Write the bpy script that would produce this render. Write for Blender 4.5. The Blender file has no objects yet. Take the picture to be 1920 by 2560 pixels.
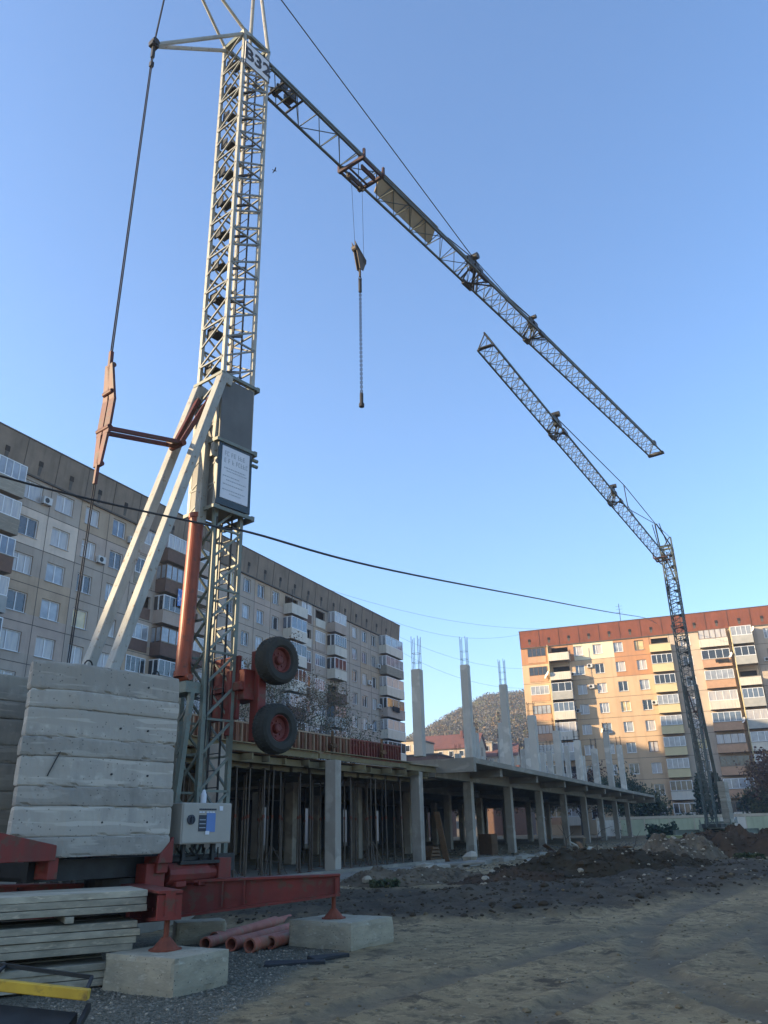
import bpy, bmesh, math, random
from mathutils import Vector, Matrix, noise
R=math.radians
rnd=random.Random(7)
S=bpy.context.scene
# ---------------------------------------------------------------- camera, sky, sun, exposure
F_PX,PITCH,ROLL,CAM_H=1980.0,R(22.1),R(-1.35),1.65
cam=bpy.data.cameras.new('camera'); cam_o=bpy.data.objects.new('camera',cam); S.collection.objects.link(cam_o)
cam.sensor_fit='HORIZONTAL'; cam.sensor_width=36; cam.lens=F_PX*36/1920
cam.clip_start=.05; cam.clip_end=3000
cp,sp=math.cos(PITCH),math.sin(PITCH)
_f=Vector((0,cp,sp)); _u=Vector((0,-sp,cp)); _x=Vector((1,0,0))
c_,s_=math.cos(ROLL),math.sin(ROLL)
_X=_x*c_+_u*s_; _U=-_x*s_+_u*c_
cam_o.matrix_world=Matrix(((_X.x,_U.x,-_f.x,0),(_X.y,_U.y,-_f.y,0),(_X.z,_U.z,-_f.z,CAM_H),(0,0,0,1)))
S.camera=cam_o
SUN_YAW,SUN_EL=R(-97.0),R(15)          # compass-like yaw from +Y towards +X; the sun stands low on the left
w=bpy.data.worlds.new('World'); S.world=w; w.use_nodes=True
nt=w.node_tree; bg=nt.nodes['Background']
sky=nt.nodes.new('ShaderNodeTexSky'); sky.sky_type='NISHITA'; sky.sun_disc=False
sky.sun_elevation=SUN_EL; sky.sun_rotation=SUN_YAW%(2*math.pi)
sky.altitude=300; sky.air_density=1.0; sky.dust_density=1.25; sky.ozone_density=3.6
hs=nt.nodes.new('ShaderNodeHueSaturation'); hs.inputs['Saturation'].default_value=1.04; hs.inputs['Hue'].default_value=.501
nt.links.new(sky.outputs[0],hs.inputs['Color']); nt.links.new(hs.outputs[0],bg.inputs[0]); bg.inputs[1].default_value=0.15
sl=bpy.data.lights.new('sun','SUN'); sl.energy=5.0; sl.angle=R(0.6); sl.color=(1.0,.76,.47)
so=bpy.data.objects.new('sun',sl); S.collection.objects.link(so)
sd=Vector((math.sin(SUN_YAW)*math.cos(SUN_EL),math.cos(SUN_YAW)*math.cos(SUN_EL),math.sin(SUN_EL)))
so.rotation_euler=sd.to_track_quat('Z','Y').to_euler()
S.view_settings.view_transform='Standard'; S.view_settings.look='None'
S.view_settings.exposure=1.5; S.view_settings.gamma=1
S.cycles.use_denoising=True; S.cycles.max_bounces=6; S.cycles.diffuse_bounces=3; S.cycles.glossy_bounces=3
S.cycles.transparent_max_bounces=8

# ---------------------------------------------------------------- site grids
YA=R(25.0)                                # main building grid: A runs away to the right, B to the right
A_=Vector((math.sin(YA),math.cos(YA),0)); B_=Vector((A_.y,-A_.x,0))
def G(a,b,z=0): return A_*a+B_*b+Vector((0,0,z))
YB=R(20.5)
B2=Vector((math.cos(YB),-math.sin(YB),0)); A2=Vector((-B2.y,B2.x,0))
YC=R(39.0)                                # crane: U along its jib side, V to the right
U_=Vector((math.sin(YC),math.cos(YC),0)); V_=Vector((math.cos(YC),-math.sin(YC),0))

# ---------------------------------------------------------------- helpers
def lerp(a,b,t): return a+(b-a)*t
class MB:
    def __init__(s): s.v=[];s.f=[];s.m=[]
    def quad(s,pts,m=0):
        n=len(s.v); s.v+= [tuple(p) for p in pts]; s.f.append(tuple(range(n,n+len(pts)))); s.m.append(m)
    def hexa(s,p,m=0):   # 8 points: bottom 4, top 4
        n=len(s.v); s.v+=[tuple(q) for q in p]
        for f in ((3,2,1,0),(4,5,6,7),(0,1,5,4),(1,2,6,5),(2,3,7,6),(3,0,4,7)):
            s.f.append(tuple(n+i for i in f)); s.m.append(m)
    def box(s,x0,x1,y0,y1,z0,z1,m=0):
        s.hexa([(x0,y0,z0),(x1,y0,z0),(x1,y1,z0),(x0,y1,z0),(x0,y0,z1),(x1,y0,z1),(x1,y1,z1),(x0,y1,z1)],m)
    def prism(s,poly,z0,z1,m=0,taper=1.0,off=(0,0)):
        n=len(s.v); k=len(poly)
        cx=sum(p[0] for p in poly)/k; cy=sum(p[1] for p in poly)/k
        s.v+=[(p[0],p[1],z0) for p in poly]+[(cx+(p[0]-cx)*taper+off[0],cy+(p[1]-cy)*taper+off[1],z1) for p in poly]
        s.f.append(tuple(n+i for i in reversed(range(k)))); s.m.append(m)
        s.f.append(tuple(n+k+i for i in range(k))); s.m.append(m)
        for i in range(k):
            j=(i+1)%k; s.f.append((n+i,n+j,n+k+j,n+k+i)); s.m.append(m)
    def beam(s,p,q,w,h=None,m=0,up=(0,0,1)):
        h=w if h is None else h
        p=Vector(p);q=Vector(q);d=(q-p)
        if d.length<1e-6: return
        d.normalize(); upv=Vector(up)
        if abs(d.dot(upv))>.98: upv=Vector((1,0,0))
        sx=d.cross(upv).normalized(); sz=sx.cross(d)
        sx*=w/2; sz*=h/2
        s.hexa([p-sx-sz,p+sx-sz,q+sx-sz,q-sx-sz,p-sx+sz,p+sx+sz,q+sx+sz,q-sx+sz],m)
    def tube(s,p,q,r,n=8,m=0,r2=None,cap=True):
        r2=r if r2 is None else r2
        p=Vector(p);q=Vector(q);d=(q-p).normalized()
        a=Vector((0,0,1)) if abs(d.z)<.9 else Vector((1,0,0))
        x=d.cross(a).normalized(); y=d.cross(x)
        b=len(s.v)
        for i in range(n):
            t=2*math.pi*i/n; s.v.append(tuple(p+(x*math.cos(t)+y*math.sin(t))*r))
        for i in range(n):
            t=2*math.pi*i/n; s.v.append(tuple(q+(x*math.cos(t)+y*math.sin(t))*r2))
        for i in range(n):
            j=(i+1)%n; s.f.append((b+i,b+n+i,b+n+j,b+j)); s.m.append(m)
        if cap:
            s.f.append(tuple(b+i for i in range(n))); s.m.append(m)
            s.f.append(tuple(b+n+i for i in reversed(range(n)))); s.m.append(m)
    def lathe(s,prof,axis,center,n=24,m=0,mats=None):
        # prof: list of (radius, along)
        d=Vector(axis).normalized(); a=Vector((0,0,1)) if abs(d.z)<.9 else Vector((1,0,0))
        x=d.cross(a).normalized(); y=d.cross(x); c=Vector(center); b=len(s.v)
        for r,h in prof:
            for i in range(n):
                t=2*math.pi*i/n; s.v.append(tuple(c+d*h+(x*math.cos(t)+y*math.sin(t))*r))
        for k in range(len(prof)-1):
            for i in range(n):
                j=(i+1)%n
                s.f.append((b+k*n+i,b+(k+1)*n+i,b+(k+1)*n+j,b+k*n+j)); s.m.append(m if mats is None else mats[k])
    def build(s,name,mats,parent=None,bevel=0,smooth=False,kind=None):
        me=bpy.data.meshes.new(name); me.from_pydata(s.v,[],s.f)
        mats=mats if isinstance(mats,(list,tuple)) else [mats]
        for m in mats: me.materials.append(m)
        me.polygons.foreach_set('material_index',s.m)
        if smooth: me.polygons.foreach_set('use_smooth',[True]*len(s.f))
        me.validate(); me.update()
        o=bpy.data.objects.new(name,me); S.collection.objects.link(o)
        if parent is not None: o.parent=parent
        if bevel:
            b=o.modifiers.new('b','BEVEL'); b.width=bevel; b.segments=1; b.limit_method='ANGLE'; b.angle_limit=R(40)
        if kind: o['kind']=kind
        return o
def tag(o,label,cat,group=None,kind=None):
    if label: o['label']=label
    if cat: o['category']=cat
    if group: o['group']=group
    if kind: o['kind']=kind
    return o
def empty(name,loc,rz=0,label=None,cat=None,group=None,scale=1):
    o=bpy.data.objects.new(name,None); S.collection.objects.link(o)
    o.location=loc; o.rotation_euler=(0,0,rz); o.scale=(scale,)*3; o.empty_display_size=.3
    return tag(o,label,cat,group)
def dup(o,parent=None,**kw):
    c=o.copy(); S.collection.objects.link(c); c.parent=parent
    for k,v in kw.items():
        if k in('label','group','category'): c[k]=v
        else: setattr(c,k,v)
    for ch in o.children: dup(ch,c)
    return c

# ---------------------------------------------------------------- materials
def mat(name,c1,c2=None,scale=3.0,rough=.85,metal=0,bump=.0,bscale=None,streak=0,detail=6,mixlo=.35,mixhi=.7,c3=None,s3=20,spec=.35,coord='Object',stretch=None,dirt=None,vary=0,boards=0,pits=0,lo3=.55,hi3=.75):
    m=bpy.data.materials.new(name); m.use_nodes=True; n=m.node_tree.nodes; L=m.node_tree.links
    b=n['Principled BSDF']; b.inputs['Roughness'].default_value=rough; b.inputs['Metallic'].default_value=metal
    b.inputs['Specular IOR Level'].default_value=spec
    tc=n.new('ShaderNodeTexCoord'); co=tc.outputs[coord]
    mp=n.new('ShaderNodeMapping'); L.new(co,mp.inputs[0])
    if stretch: mp.inputs['Scale'].default_value=stretch
    if c2 is None: c2=tuple(min(1,x*.75) for x in c1)
    def noi(sc,vec,det=detail,r=.6):
        t=n.new('ShaderNodeTexNoise'); t.inputs['Scale'].default_value=sc; t.inputs['Detail'].default_value=det; t.inputs['Roughness'].default_value=r
        L.new(vec,t.inputs['Vector']); return t.outputs['Fac']
    def ramp(fac,lo,hi):
        r=n.new('ShaderNodeMapRange'); r.inputs['From Min'].default_value=lo; r.inputs['From Max'].default_value=hi; L.new(fac,r.inputs['Value']); return r.outputs[0]
    def mix(f,a,bb):
        x=n.new('ShaderNodeMix'); x.data_type='RGBA'; 
        L.new(f,x.inputs[0]) 
        for i,v in ((6,a),(7,bb)):
            if isinstance(v,tuple): x.inputs[i].default_value=(*v[:3],1)
            else: L.new(v,x.inputs[i])
        return x.outputs[2]
    col=mix(ramp(noi(scale,mp.outputs[0]),mixlo,mixhi),c1,c2)
    if c3 is not None: col=mix(ramp(noi(s3,mp.outputs[0],5),lo3,hi3),col,c3)
    if streak:
        m2=n.new('ShaderNodeMapping'); m2.inputs['Scale'].default_value=(1,1,.06); L.new(co,m2.inputs[0])
        f=ramp(noi(streak,m2.outputs[0],5),.5,.85)
        mm=n.new('ShaderNodeMath'); mm.operation='MULTIPLY'; L.new(f,mm.inputs[0]); mm.inputs[1].default_value=.7
        col=mix(mm.outputs[0],col,dirt or tuple(x*.45 for x in c1))
    if boards:
        m3=n.new('ShaderNodeMapping'); m3.inputs['Scale'].default_value=(.5,.5,boards); L.new(co,m3.inputs[0])
        f=ramp(noi(1.0,m3.outputs[0],3,.5),.40,.62); col=mix(f,col,tuple(x*.84 for x in c1))
        f2=ramp(noi(2.3,m3.outputs[0],2,.4),.60,.64); col=mix(f2,col,tuple(min(1,x*1.08) for x in c1))
    if pits:
        vo=n.new('ShaderNodeTexVoronoi'); vo.inputs['Scale'].default_value=pits; L.new(co,vo.inputs['Vector'])
        f=ramp(vo.outputs['Distance'],.16,.09); col=mix(f,col,tuple(x*.35 for x in c1))
    if vary:
        oi=n.new('ShaderNodeObjectInfo'); r_=n.new('ShaderNodeMapRange'); L.new(oi.outputs['Random'],r_.inputs['Value']); r_.inputs['To Min'].default_value=1-vary; r_.inputs['To Max'].default_value=1+vary*.5
        vm=n.new('ShaderNodeVectorMath'); vm.operation='SCALE'; L.new(col,vm.inputs[0]); L.new(r_.outputs[0],vm.inputs['Scale']); col=vm.outputs[0]
    L.new(col,b.inputs['Base Color'])
    if bump:
        bu=n.new('ShaderNodeBump'); bu.inputs['Strength'].default_value=min(1,bump*10) if bump<.1 else 1; bu.inputs['Distance'].default_value=bump
        L.new(noi(bscale or scale*6,mp.outputs[0],5),bu.inputs['Height']); L.new(bu.outputs[0],b.inputs['Normal'])
    return m
M={}
M['concrete']=mat('ballast_concrete',(0.402,0.366,0.302),(0.291,0.272,0.233),2.2,.92,bump=.02,bscale=16,streak=5,dirt=(0.171,0.155,0.133),c3=(0.523,0.483,0.403),s3=5,vary=.2,boards=4.5,pits=13)
M['concrete2']=mat('old_concrete',(.34,.3,.235),(.23,.21,.17),1.3,.92,bump=.015,bscale=18,streak=7,c3=(.4,.36,.29),s3=9,vary=.2,boards=6)
M['pad']=mat('pad_concrete',(0.355,0.311,0.216),(0.228,0.205,0.147),3.5,.95,bump=.03,bscale=14,c3=(0.466,0.418,0.311),s3=7,stretch=(1,1,2.5),pits=16)
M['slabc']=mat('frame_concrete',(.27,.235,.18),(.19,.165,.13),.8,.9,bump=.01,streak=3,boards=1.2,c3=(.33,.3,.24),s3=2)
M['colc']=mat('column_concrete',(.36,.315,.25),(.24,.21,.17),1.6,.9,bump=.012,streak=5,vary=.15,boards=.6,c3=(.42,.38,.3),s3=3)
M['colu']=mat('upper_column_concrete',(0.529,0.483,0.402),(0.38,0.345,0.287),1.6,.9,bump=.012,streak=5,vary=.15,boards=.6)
M['steel_lt']=mat('pale_grey_paint',(0.328,0.328,0.289),(0.246,0.248,0.215),2.2,.5,bump=.003,c3=(0.18,0.12,0.074),s3=11,streak=9,lo3=.6,hi3=.68)
M['steel_gr']=mat('green_grey_paint',(0.158,0.186,0.15),(0.102,0.121,0.101),3,.5,c3=(0.186,0.113,0.0651),s3=17)
M['jibp']=mat('dark_green_jib_paint',(.075,.098,.09),(.045,.06,.056),3,.6,c3=(.12,.08,.055),s3=15)
M['steel_dk']=mat('dark_steel',(0.03,0.033,0.033),(0.018,0.018,0.018),5,.5,.3)
M['lat']=mat('lattice_paint',(0.21,0.224,0.211),(0.14,0.154,0.143),2.5,.55,c3=(0.14,0.091,0.0612),s3=16)
M['red']=mat('crane_red',(0.196,0.0276,0.0176),(0.126,0.0213,0.0146),2,.6,c3=(0.115,0.0478,0.0293),s3=6,bump=.004,bscale=12,streak=9,dirt=(0.0803,0.0425,0.0293),lo3=.54,hi3=.62)
M['red_shaded']=mat('crane_red_shaded',(0.104,0.0188,0.0138),(0.0673,0.0145,0.0114),2,.6,c3=(0.0612,0.0325,0.0229),s3=6,bump=.004,bscale=12,streak=9,dirt=(0.0428,0.0289,0.0229),lo3=.54,hi3=.62)  # same crane red, darkened to paint in the back-lit side of spreader and link
M['trol']=mat('trolley_paint',(.05,.018,.017),(.03,.016,.015),4,.6)
M['block']=mat('hook_block_paint',(0.072,0.051,0.03),(0.036,0.027,0.021),5,.6)
M['orange']=mat('cylinder_orange',(0.288,0.06,0.0224),(0.192,0.04,0.0176),2.5,.45,c3=(0.112,0.04,0.024),s3=7,bump=.002,streak=10,dirt=(0.08,0.024,0.016),lo3=.56,hi3=.66)
M['rust']=mat('rust',(0.204,0.054,0.027),(0.112,0.0324,0.018),5,.85,bump=.004)
M['pipe']=mat('pipe_orange',(.36,.11,.065),(.24,.075,.045),3,.6,c3=(.24,.15,.09),s3=5,lo3=.5,hi3=.7)
M['rope']=mat('steel_rope',(.03,.032,.035),(.02,.02,.02),8,.6,.4)
M['tyre']=mat('tyre_rubber',(0.019,0.0194,0.0162),(0.0346,0.034,0.0259),6,.8,bump=.003)
M['rim']=mat('rim_red',(0.165,0.028,0.018),(0.0975,0.024,0.018),5,.6)
M['panelgr']=mat('grey_panel',(0.105,0.106,0.0976),(0.0696,0.0717,0.0675),1.2,.55,streak=6)
M['navy']=mat('navy_frame',(.02,.045,.06),(.015,.03,.04),4,.5)
M['white']=mat('white_sign',(.62,.64,.66),(.54,.56,.6),2,.6)
M['ink']=mat('ink',(.04,.05,.06),(.03,.03,.04),4,.7)
M['inklt']=mat('faded_ink',(.3,.34,.38),(.36,.4,.42),4,.7)
M['cab']=mat('cabinet_paint',(0.331,0.309,0.26),(0.291,0.274,0.23),2,.5)
M['blue']=mat('label_blue',(.1,.2,.42),(.09,.17,.36),3,.5)
M['tan']=mat('tan_board',(.26,.2,.115),(.2,.15,.09),2,.7)
M['wood']=mat('weathered_wood',(0.395,0.351,0.257),(0.224,0.204,0.149),2.2,.9,bump=.006,bscale=30,stretch=(.35,3,5),c3=(0.552,0.46,0.323),s3=6,vary=.3)
M['woodb']=mat('brown_wood',(0.162,0.0878,0.0378),(0.101,0.057,0.0265),2.2,.9,bump=.004,stretch=(.5,3,4),vary=.3)
M['ply']=mat('yellow_ply',(0.194,0.15,0.0682),(0.122,0.0952,0.0496),1.5,.8,vary=.25,c3=(0.216,0.184,0.112),s3=3)
M['rib']=mat('shutter_rib',(0.324,0.238,0.152),(0.216,0.136,0.08),2,.8)
M['formred']=mat('formwork_rust_red',(.22,.05,.03),(.14,.045,.03),2,.75,c3=(.25,.17,.1),s3=6,vary=.2)
M['formbr']=mat('formwork_brown',(0.25,0.11,0.057),(0.163,0.0735,0.0399),2,.8,vary=.25)
M['yellow']=mat('yellow_paint',(0.564,0.347,0.0315),(0.455,0.27,0.0252),3,.55,c3=(0.182,0.108,0.0315),s3=10)
M['prop']=mat('galvanised_prop',(0.135,0.104,0.0721),(0.0842,0.0566,0.0371),4,.55,.3,vary=.4)
M['wallL']=mat('panel_grey_beige',(0.437,0.364,0.293),(0.334,0.279,0.228),.35,.92,bump=.01,bscale=25,streak=1.6,dirt=(0.218,0.177,0.142))
M['wallLb']=mat('panel_pale_blue',(0.719,0.581,0.455),(0.551,0.458,0.373),.7,.92,bump=.01,bscale=25,streak=1.6,dirt=(0.366,0.295,0.227))
M['wallLy']=mat('panel_ochre',(0.459,0.343,0.237),(0.356,0.268,0.189),.6,.92,bump=.01,bscale=25,streak=1.6,dirt=(0.229,0.171,0.114))
M['wallLp']=mat('panel_pinkish',(0.461,0.364,0.293),(0.371,0.297,0.243),.6,.92,bump=.01,bscale=25,streak=1.6,dirt=(0.257,0.193,0.152))
M['parL']=mat('parapet_stained',(0.247,0.191,0.14),(0.159,0.125,0.0921),.5,.95,bump=.01,bscale=20,streak=2.4,dirt=(0.0791,0.062,0.0483))
M['wallR']=mat('panel_salmon',(.56,.40,.25),(.48,.34,.21),.3,.92,streak=1.2,dirt=(.33,.2,.12),bump=.01,bscale=20)
M['wallRo']=mat('panel_orange',(0.45,0.231,0.117),(0.378,0.198,0.111),.4,.92,streak=1.2,dirt=(0.225,0.132,0.091))
M['wallRc']=mat('panel_cream',(.68,.6,.42),(.6,.52,.37),.5,.9)
M['wallRg']=mat('panel_taupe',(.48,.4,.31),(.4,.33,.26),.4,.92,streak=1.2)
M['parR']=mat('parapet_red',(0.204,0.062,0.0352),(0.145,0.046,0.0286),.5,.9,streak=2.2,dirt=(0.085,0.032,0.022))
M['yellowb']=mat('balcony_yellow',(0.598,0.506,0.287),(0.528,0.442,0.253),.6,.85)
M['seam']=mat('panel_seam',(.1,.095,.085),(.07,.065,.06),4,.95)
M['curt2']=mat('curtain_pattern',(.5,.46,.4),(.3,.3,.33),2.2,.25,spec=.6,stretch=(3,1,.3))
M['brick']=mat('balcony_brick',(0.157,0.0918,0.0659),(0.11,0.0714,0.0564),3,.9,bump=.004,bscale=60)
M['salm']=mat('balcony_salmon',(.48,.29,.18),(.4,.24,.15),2,.9)
M['metalw']=mat('white_siding',(0.612,0.559,0.459),(0.53,0.487,0.406),1,.6,streak=6)
M['bluegr']=mat('balcony_bluegrey',(0.378,0.372,0.34),(0.28,0.288,0.27),2,.7)
M['frame']=mat('window_white_frame',(.72,.73,.72),(.62,.63,.63),2,.5)
M['frameb']=mat('window_brown_frame',(.16,.1,.06),(.12,.08,.05),3,.6)
M['sill']=mat('sill_metal',(.45,.46,.46),(.38,.39,.39),2,.4,.4)
M['ac']=mat('ac_shell',(.55,.55,.53),(.46,.46,.44),2,.5)
M['fence']=mat('fence_pale_green',(0.435,0.448,0.288),(0.333,0.347,0.224),.6,.9,streak=3)
M['roofred']=mat('roof_red_tile',(0.146,0.0606,0.05),(0.101,0.0484,0.045),1,.9,bump=.02,bscale=9)
M['whitew']=mat('house_plaster',(0.51,0.419,0.303),(0.428,0.357,0.26),.4,.9,streak=1)
M['cloth']=mat('laundry_blue',(.1,.22,.5),(.55,.6,.7),3.2,.9,mixlo=.5,mixhi=.6)
M['blackc']=mat('black_cloth',(.015,.015,.017),(.02,.02,.02),3,.95)
M['bark']=mat('bark',(.12,.1,.085),(.07,.06,.05),6,.95,bump=.01)
M['tarp']=mat('pale_sheet',(.5,.53,.57),(.4,.43,.47),1,.5)
def leafmat(name,a,b,c=None):
    m=mat(name,a,b,.9,.75,detail=3,c3=c,s3=2.3,coord='Object')
    return m
M['lf_dark']=leafmat('conifer_needles',(0.036,0.0605,0.0315),(0.0216,0.0385,0.0225))
M['lf_green']=leafmat('dusty_green_leaves',(0.084,0.0935,0.0405),(0.048,0.0605,0.027),(0.144,0.11,0.045))
M['lf_aut']=leafmat('autumn_leaves',(0.18,0.11,0.0495),(0.108,0.077,0.0405),(0.24,0.11,0.045))
M['lf_red']=leafmat('dark_red_leaves',(0.084,0.033,0.0225),(0.048,0.0275,0.018),(0.06,0.0495,0.027))
M['lf_hill']=leafmat('hill_wood',(0.0915,0.0853,0.08),(0.0534,0.059,0.0578),(0.0855,0.0984,0.0711))
def glass(name,base,rough=.08,spec=.8):
    return mat(name,base,tuple(x*.6 for x in base),1.1,rough,spec=spec,detail=2)
M['gl_dark']=glass('glass_dark',(.03,.035,.04)); M['gl_blue']=glass('glass_sky',(.13,.17,.22)); M['gl_curt']=glass('glass_curtain',(.33,.35,.37))
M['gl_warm']=glass('glass_sun_reflection',(.6,.45,.2))  # warm yellow base paints in sunlight reflected by a pane
PANES=[M['gl_dark'],M['gl_blue'],M['gl_curt'],M['curt2'],M['curt2'],M['gl_dark']]

# ---------------------------------------------------------------- ground
def fbm(x,y,s,o=4):
    v=0;a=1;t=0
    for i in range(o):
        v+=a*noise.noise(Vector((x*s,y*s,i*7.3))); t+=a; a*=.5; s*=2.1
    return v/t
def sstep(a,b,x):
    t=max(0,min(1,(x-a)/(b-a))); return t*t*(3-2*t)
def gbase(x,y):
    z=.5*sstep(15,28,y)+.35*sstep(32,85,y)
    return z
def mudmask(x,y):
    lo=17.6+.10*max(0,x)+ .55*max(0,x-3.5)+.9*fbm(x,y,.35)+.5*fbm(x+9,y,1.4)
    hi=22.3+.75*max(0,x-1)+1.6*fbm(x+30,y,.3)+.8*fbm(x,y+7,1.3)
    e_=.5*fbm(x,y,2.2)+.35*fbm(x,y,6); m=sstep(lo-.7,lo+.7,y+e_)*(1-sstep(hi-1.4,hi+1.4,y+e_))
    m*=1-sstep(11,14,x)
    m*=sstep(-3.5,-2,x+.0*y)+(1 if x<-2 and y>15 else 0) if x<-2 else 1
    return max(0,min(1,m))
def gravmask(x,y):
    e=-1.9+.16*(y-8)+.5*fbm(x,y,.6)
    return (1-sstep(e-.25,e+.25,x))*(1-sstep(15.5,17,y+.6*fbm(x,y,.5)))
TRK=[]
def track(pts,off):
    out=[]
    for i in range(len(pts)):
        a=Vector(pts[max(0,i-1)]);b=Vector(pts[min(len(pts)-1,i+1)]); d=(b-a).normalized(); n=Vector((d.y,-d.x)); out.append(Vector(pts[i])+n*off)
    TRK.append(out)
_c=lambda P,k=8:[tuple(.5*((2*Vector(P[i]))+(Vector(P[i+1])-Vector(P[max(0,i-1)]))*(j/k)+(2*Vector(P[max(0,i-1)])-5*Vector(P[i])+4*Vector(P[i+1])-Vector(P[min(len(P)-1,i+2)]))*(j/k)**2+(3*Vector(P[i])-Vector(P[max(0,i-1)])-3*Vector(P[i+1])+Vector(P[min(len(P)-1,i+2)]))*(j/k)**3)) for i in range(len(P)-1) for j in range(k)]
for P in (((-1.4,6.2),(.6,9.4),(3.4,13.2),(7.0,18),(11.5,24),(16,31)),((5.2,6.2),(4.2,9.5),(4.6,13.5),(7.2,18.5),(12.5,25.5)),((8.2,9.0),(9.0,13),(10.5,18),(14.5,25))):
    for o in (-.9,.9): track(_c(P),o)
def rut(x,y):
    best=9
    for T in TRK:
        for i in range(0,len(T)-1):
            a=T[i]
            if abs(a.x-x)>2.2 or abs(a.y-y)>2.2: continue
            b=T[i+1]; dx,dy=b.x-a.x,b.y-a.y; L2=dx*dx+dy*dy
            t=max(0,min(1,((x-a.x)*dx+(y-a.y)*dy)/L2)); d=math.hypot(x-a.x-dx*t,y-a.y-dy*t)
            if d<best: best=d
    return best
def ground_z(x,y):
    z=gbase(x,y)
    if -9<x<26 and 3<y<60:
        m=mudmask(x,y)
        z+=m*(.10+.17*fbm(x,y,.8)+.10*fbm(x,y,2.6)+.05*fbm(x,y,7))
        k=1-m
        z+=k*(.025*fbm(x,y,.7)+.018*fbm(x,y,2.5,5))
        # tyre ruts running from the lower left to the upper right
        t=(x*.82-y*.57); z+=k*.02*math.sin(t*3.1+4*fbm(x,y,.4))*sstep(-.1,.5,fbm(x+5,y,.3)+.1)+k*.022*fbm(x,y+3,5.5,3)
        if y<27 and x>-3:
            d=rut(x,y)+.06*fbm(x,y,2.2)
            if d<.6: z+=(1-m)*(.035*math.exp(-((d-.33)/.09)**2)-.05*(1-sstep(.12,.26,d)))*(.55+.9*abs(fbm(x+3,y,.5)))
        if y>21: z+=sstep(21,24,y)*.10*fbm(x,y,1.3)*(1-sstep(50,60,y))
    return z
def lines(segs):
    out=[]
    for a,b,st in segs:
        n=max(1,int(round((b-a)/st))); out+=[a+(b-a)*i/n for i in range(n)]
    out.append(segs[-1][1]); return out
xs=lines([(-1500,-200,260),(-200,-40,32),(-40,-9,2.5),(-9,-6,.4),(-6,8,.085),(8,16,.16),(16,28,.5),(28,80,4),(80,300,40),(300,1500,200)])
ys=lines([(-600,-40,140),(-40,3,6),(3,6,.5),(6,16,.085),(16,27,.13),(27,42,.3),(42,62,.9),(62,160,9),(160,500,60),(500,2500,400)])
gm=MB(); nx=len(xs)
mudv=[];grv=[];rutv=[]
for y in ys:
    for x in xs:
        gm.v.append((x,y,ground_z(x,y)))
        inr=-9<x<26 and 3<y<62
        rutv.append((1-sstep(.14,.36,rut(x,y)+.12*fbm(x,y,1.6)))*min(1,.45+1.2*abs(fbm(x,y+9,.6))) if (inr and y<27 and x>-3) else 0.0); mudv.append(mudmask(x,y) if inr else (0.0 if y<24 else .3)); grv.append(gravmask(x,y) if inr else 0.0)
for j in range(len(ys)-1):
    for i in range(nx-1):
        gm.f.append((j*nx+i,j*nx+i+1,(j+1)*nx+i+1,(j+1)*nx+i)); gm.m.append(0)
gmat=bpy.data.materials.new('site_ground'); gmat.use_nodes=True
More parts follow.
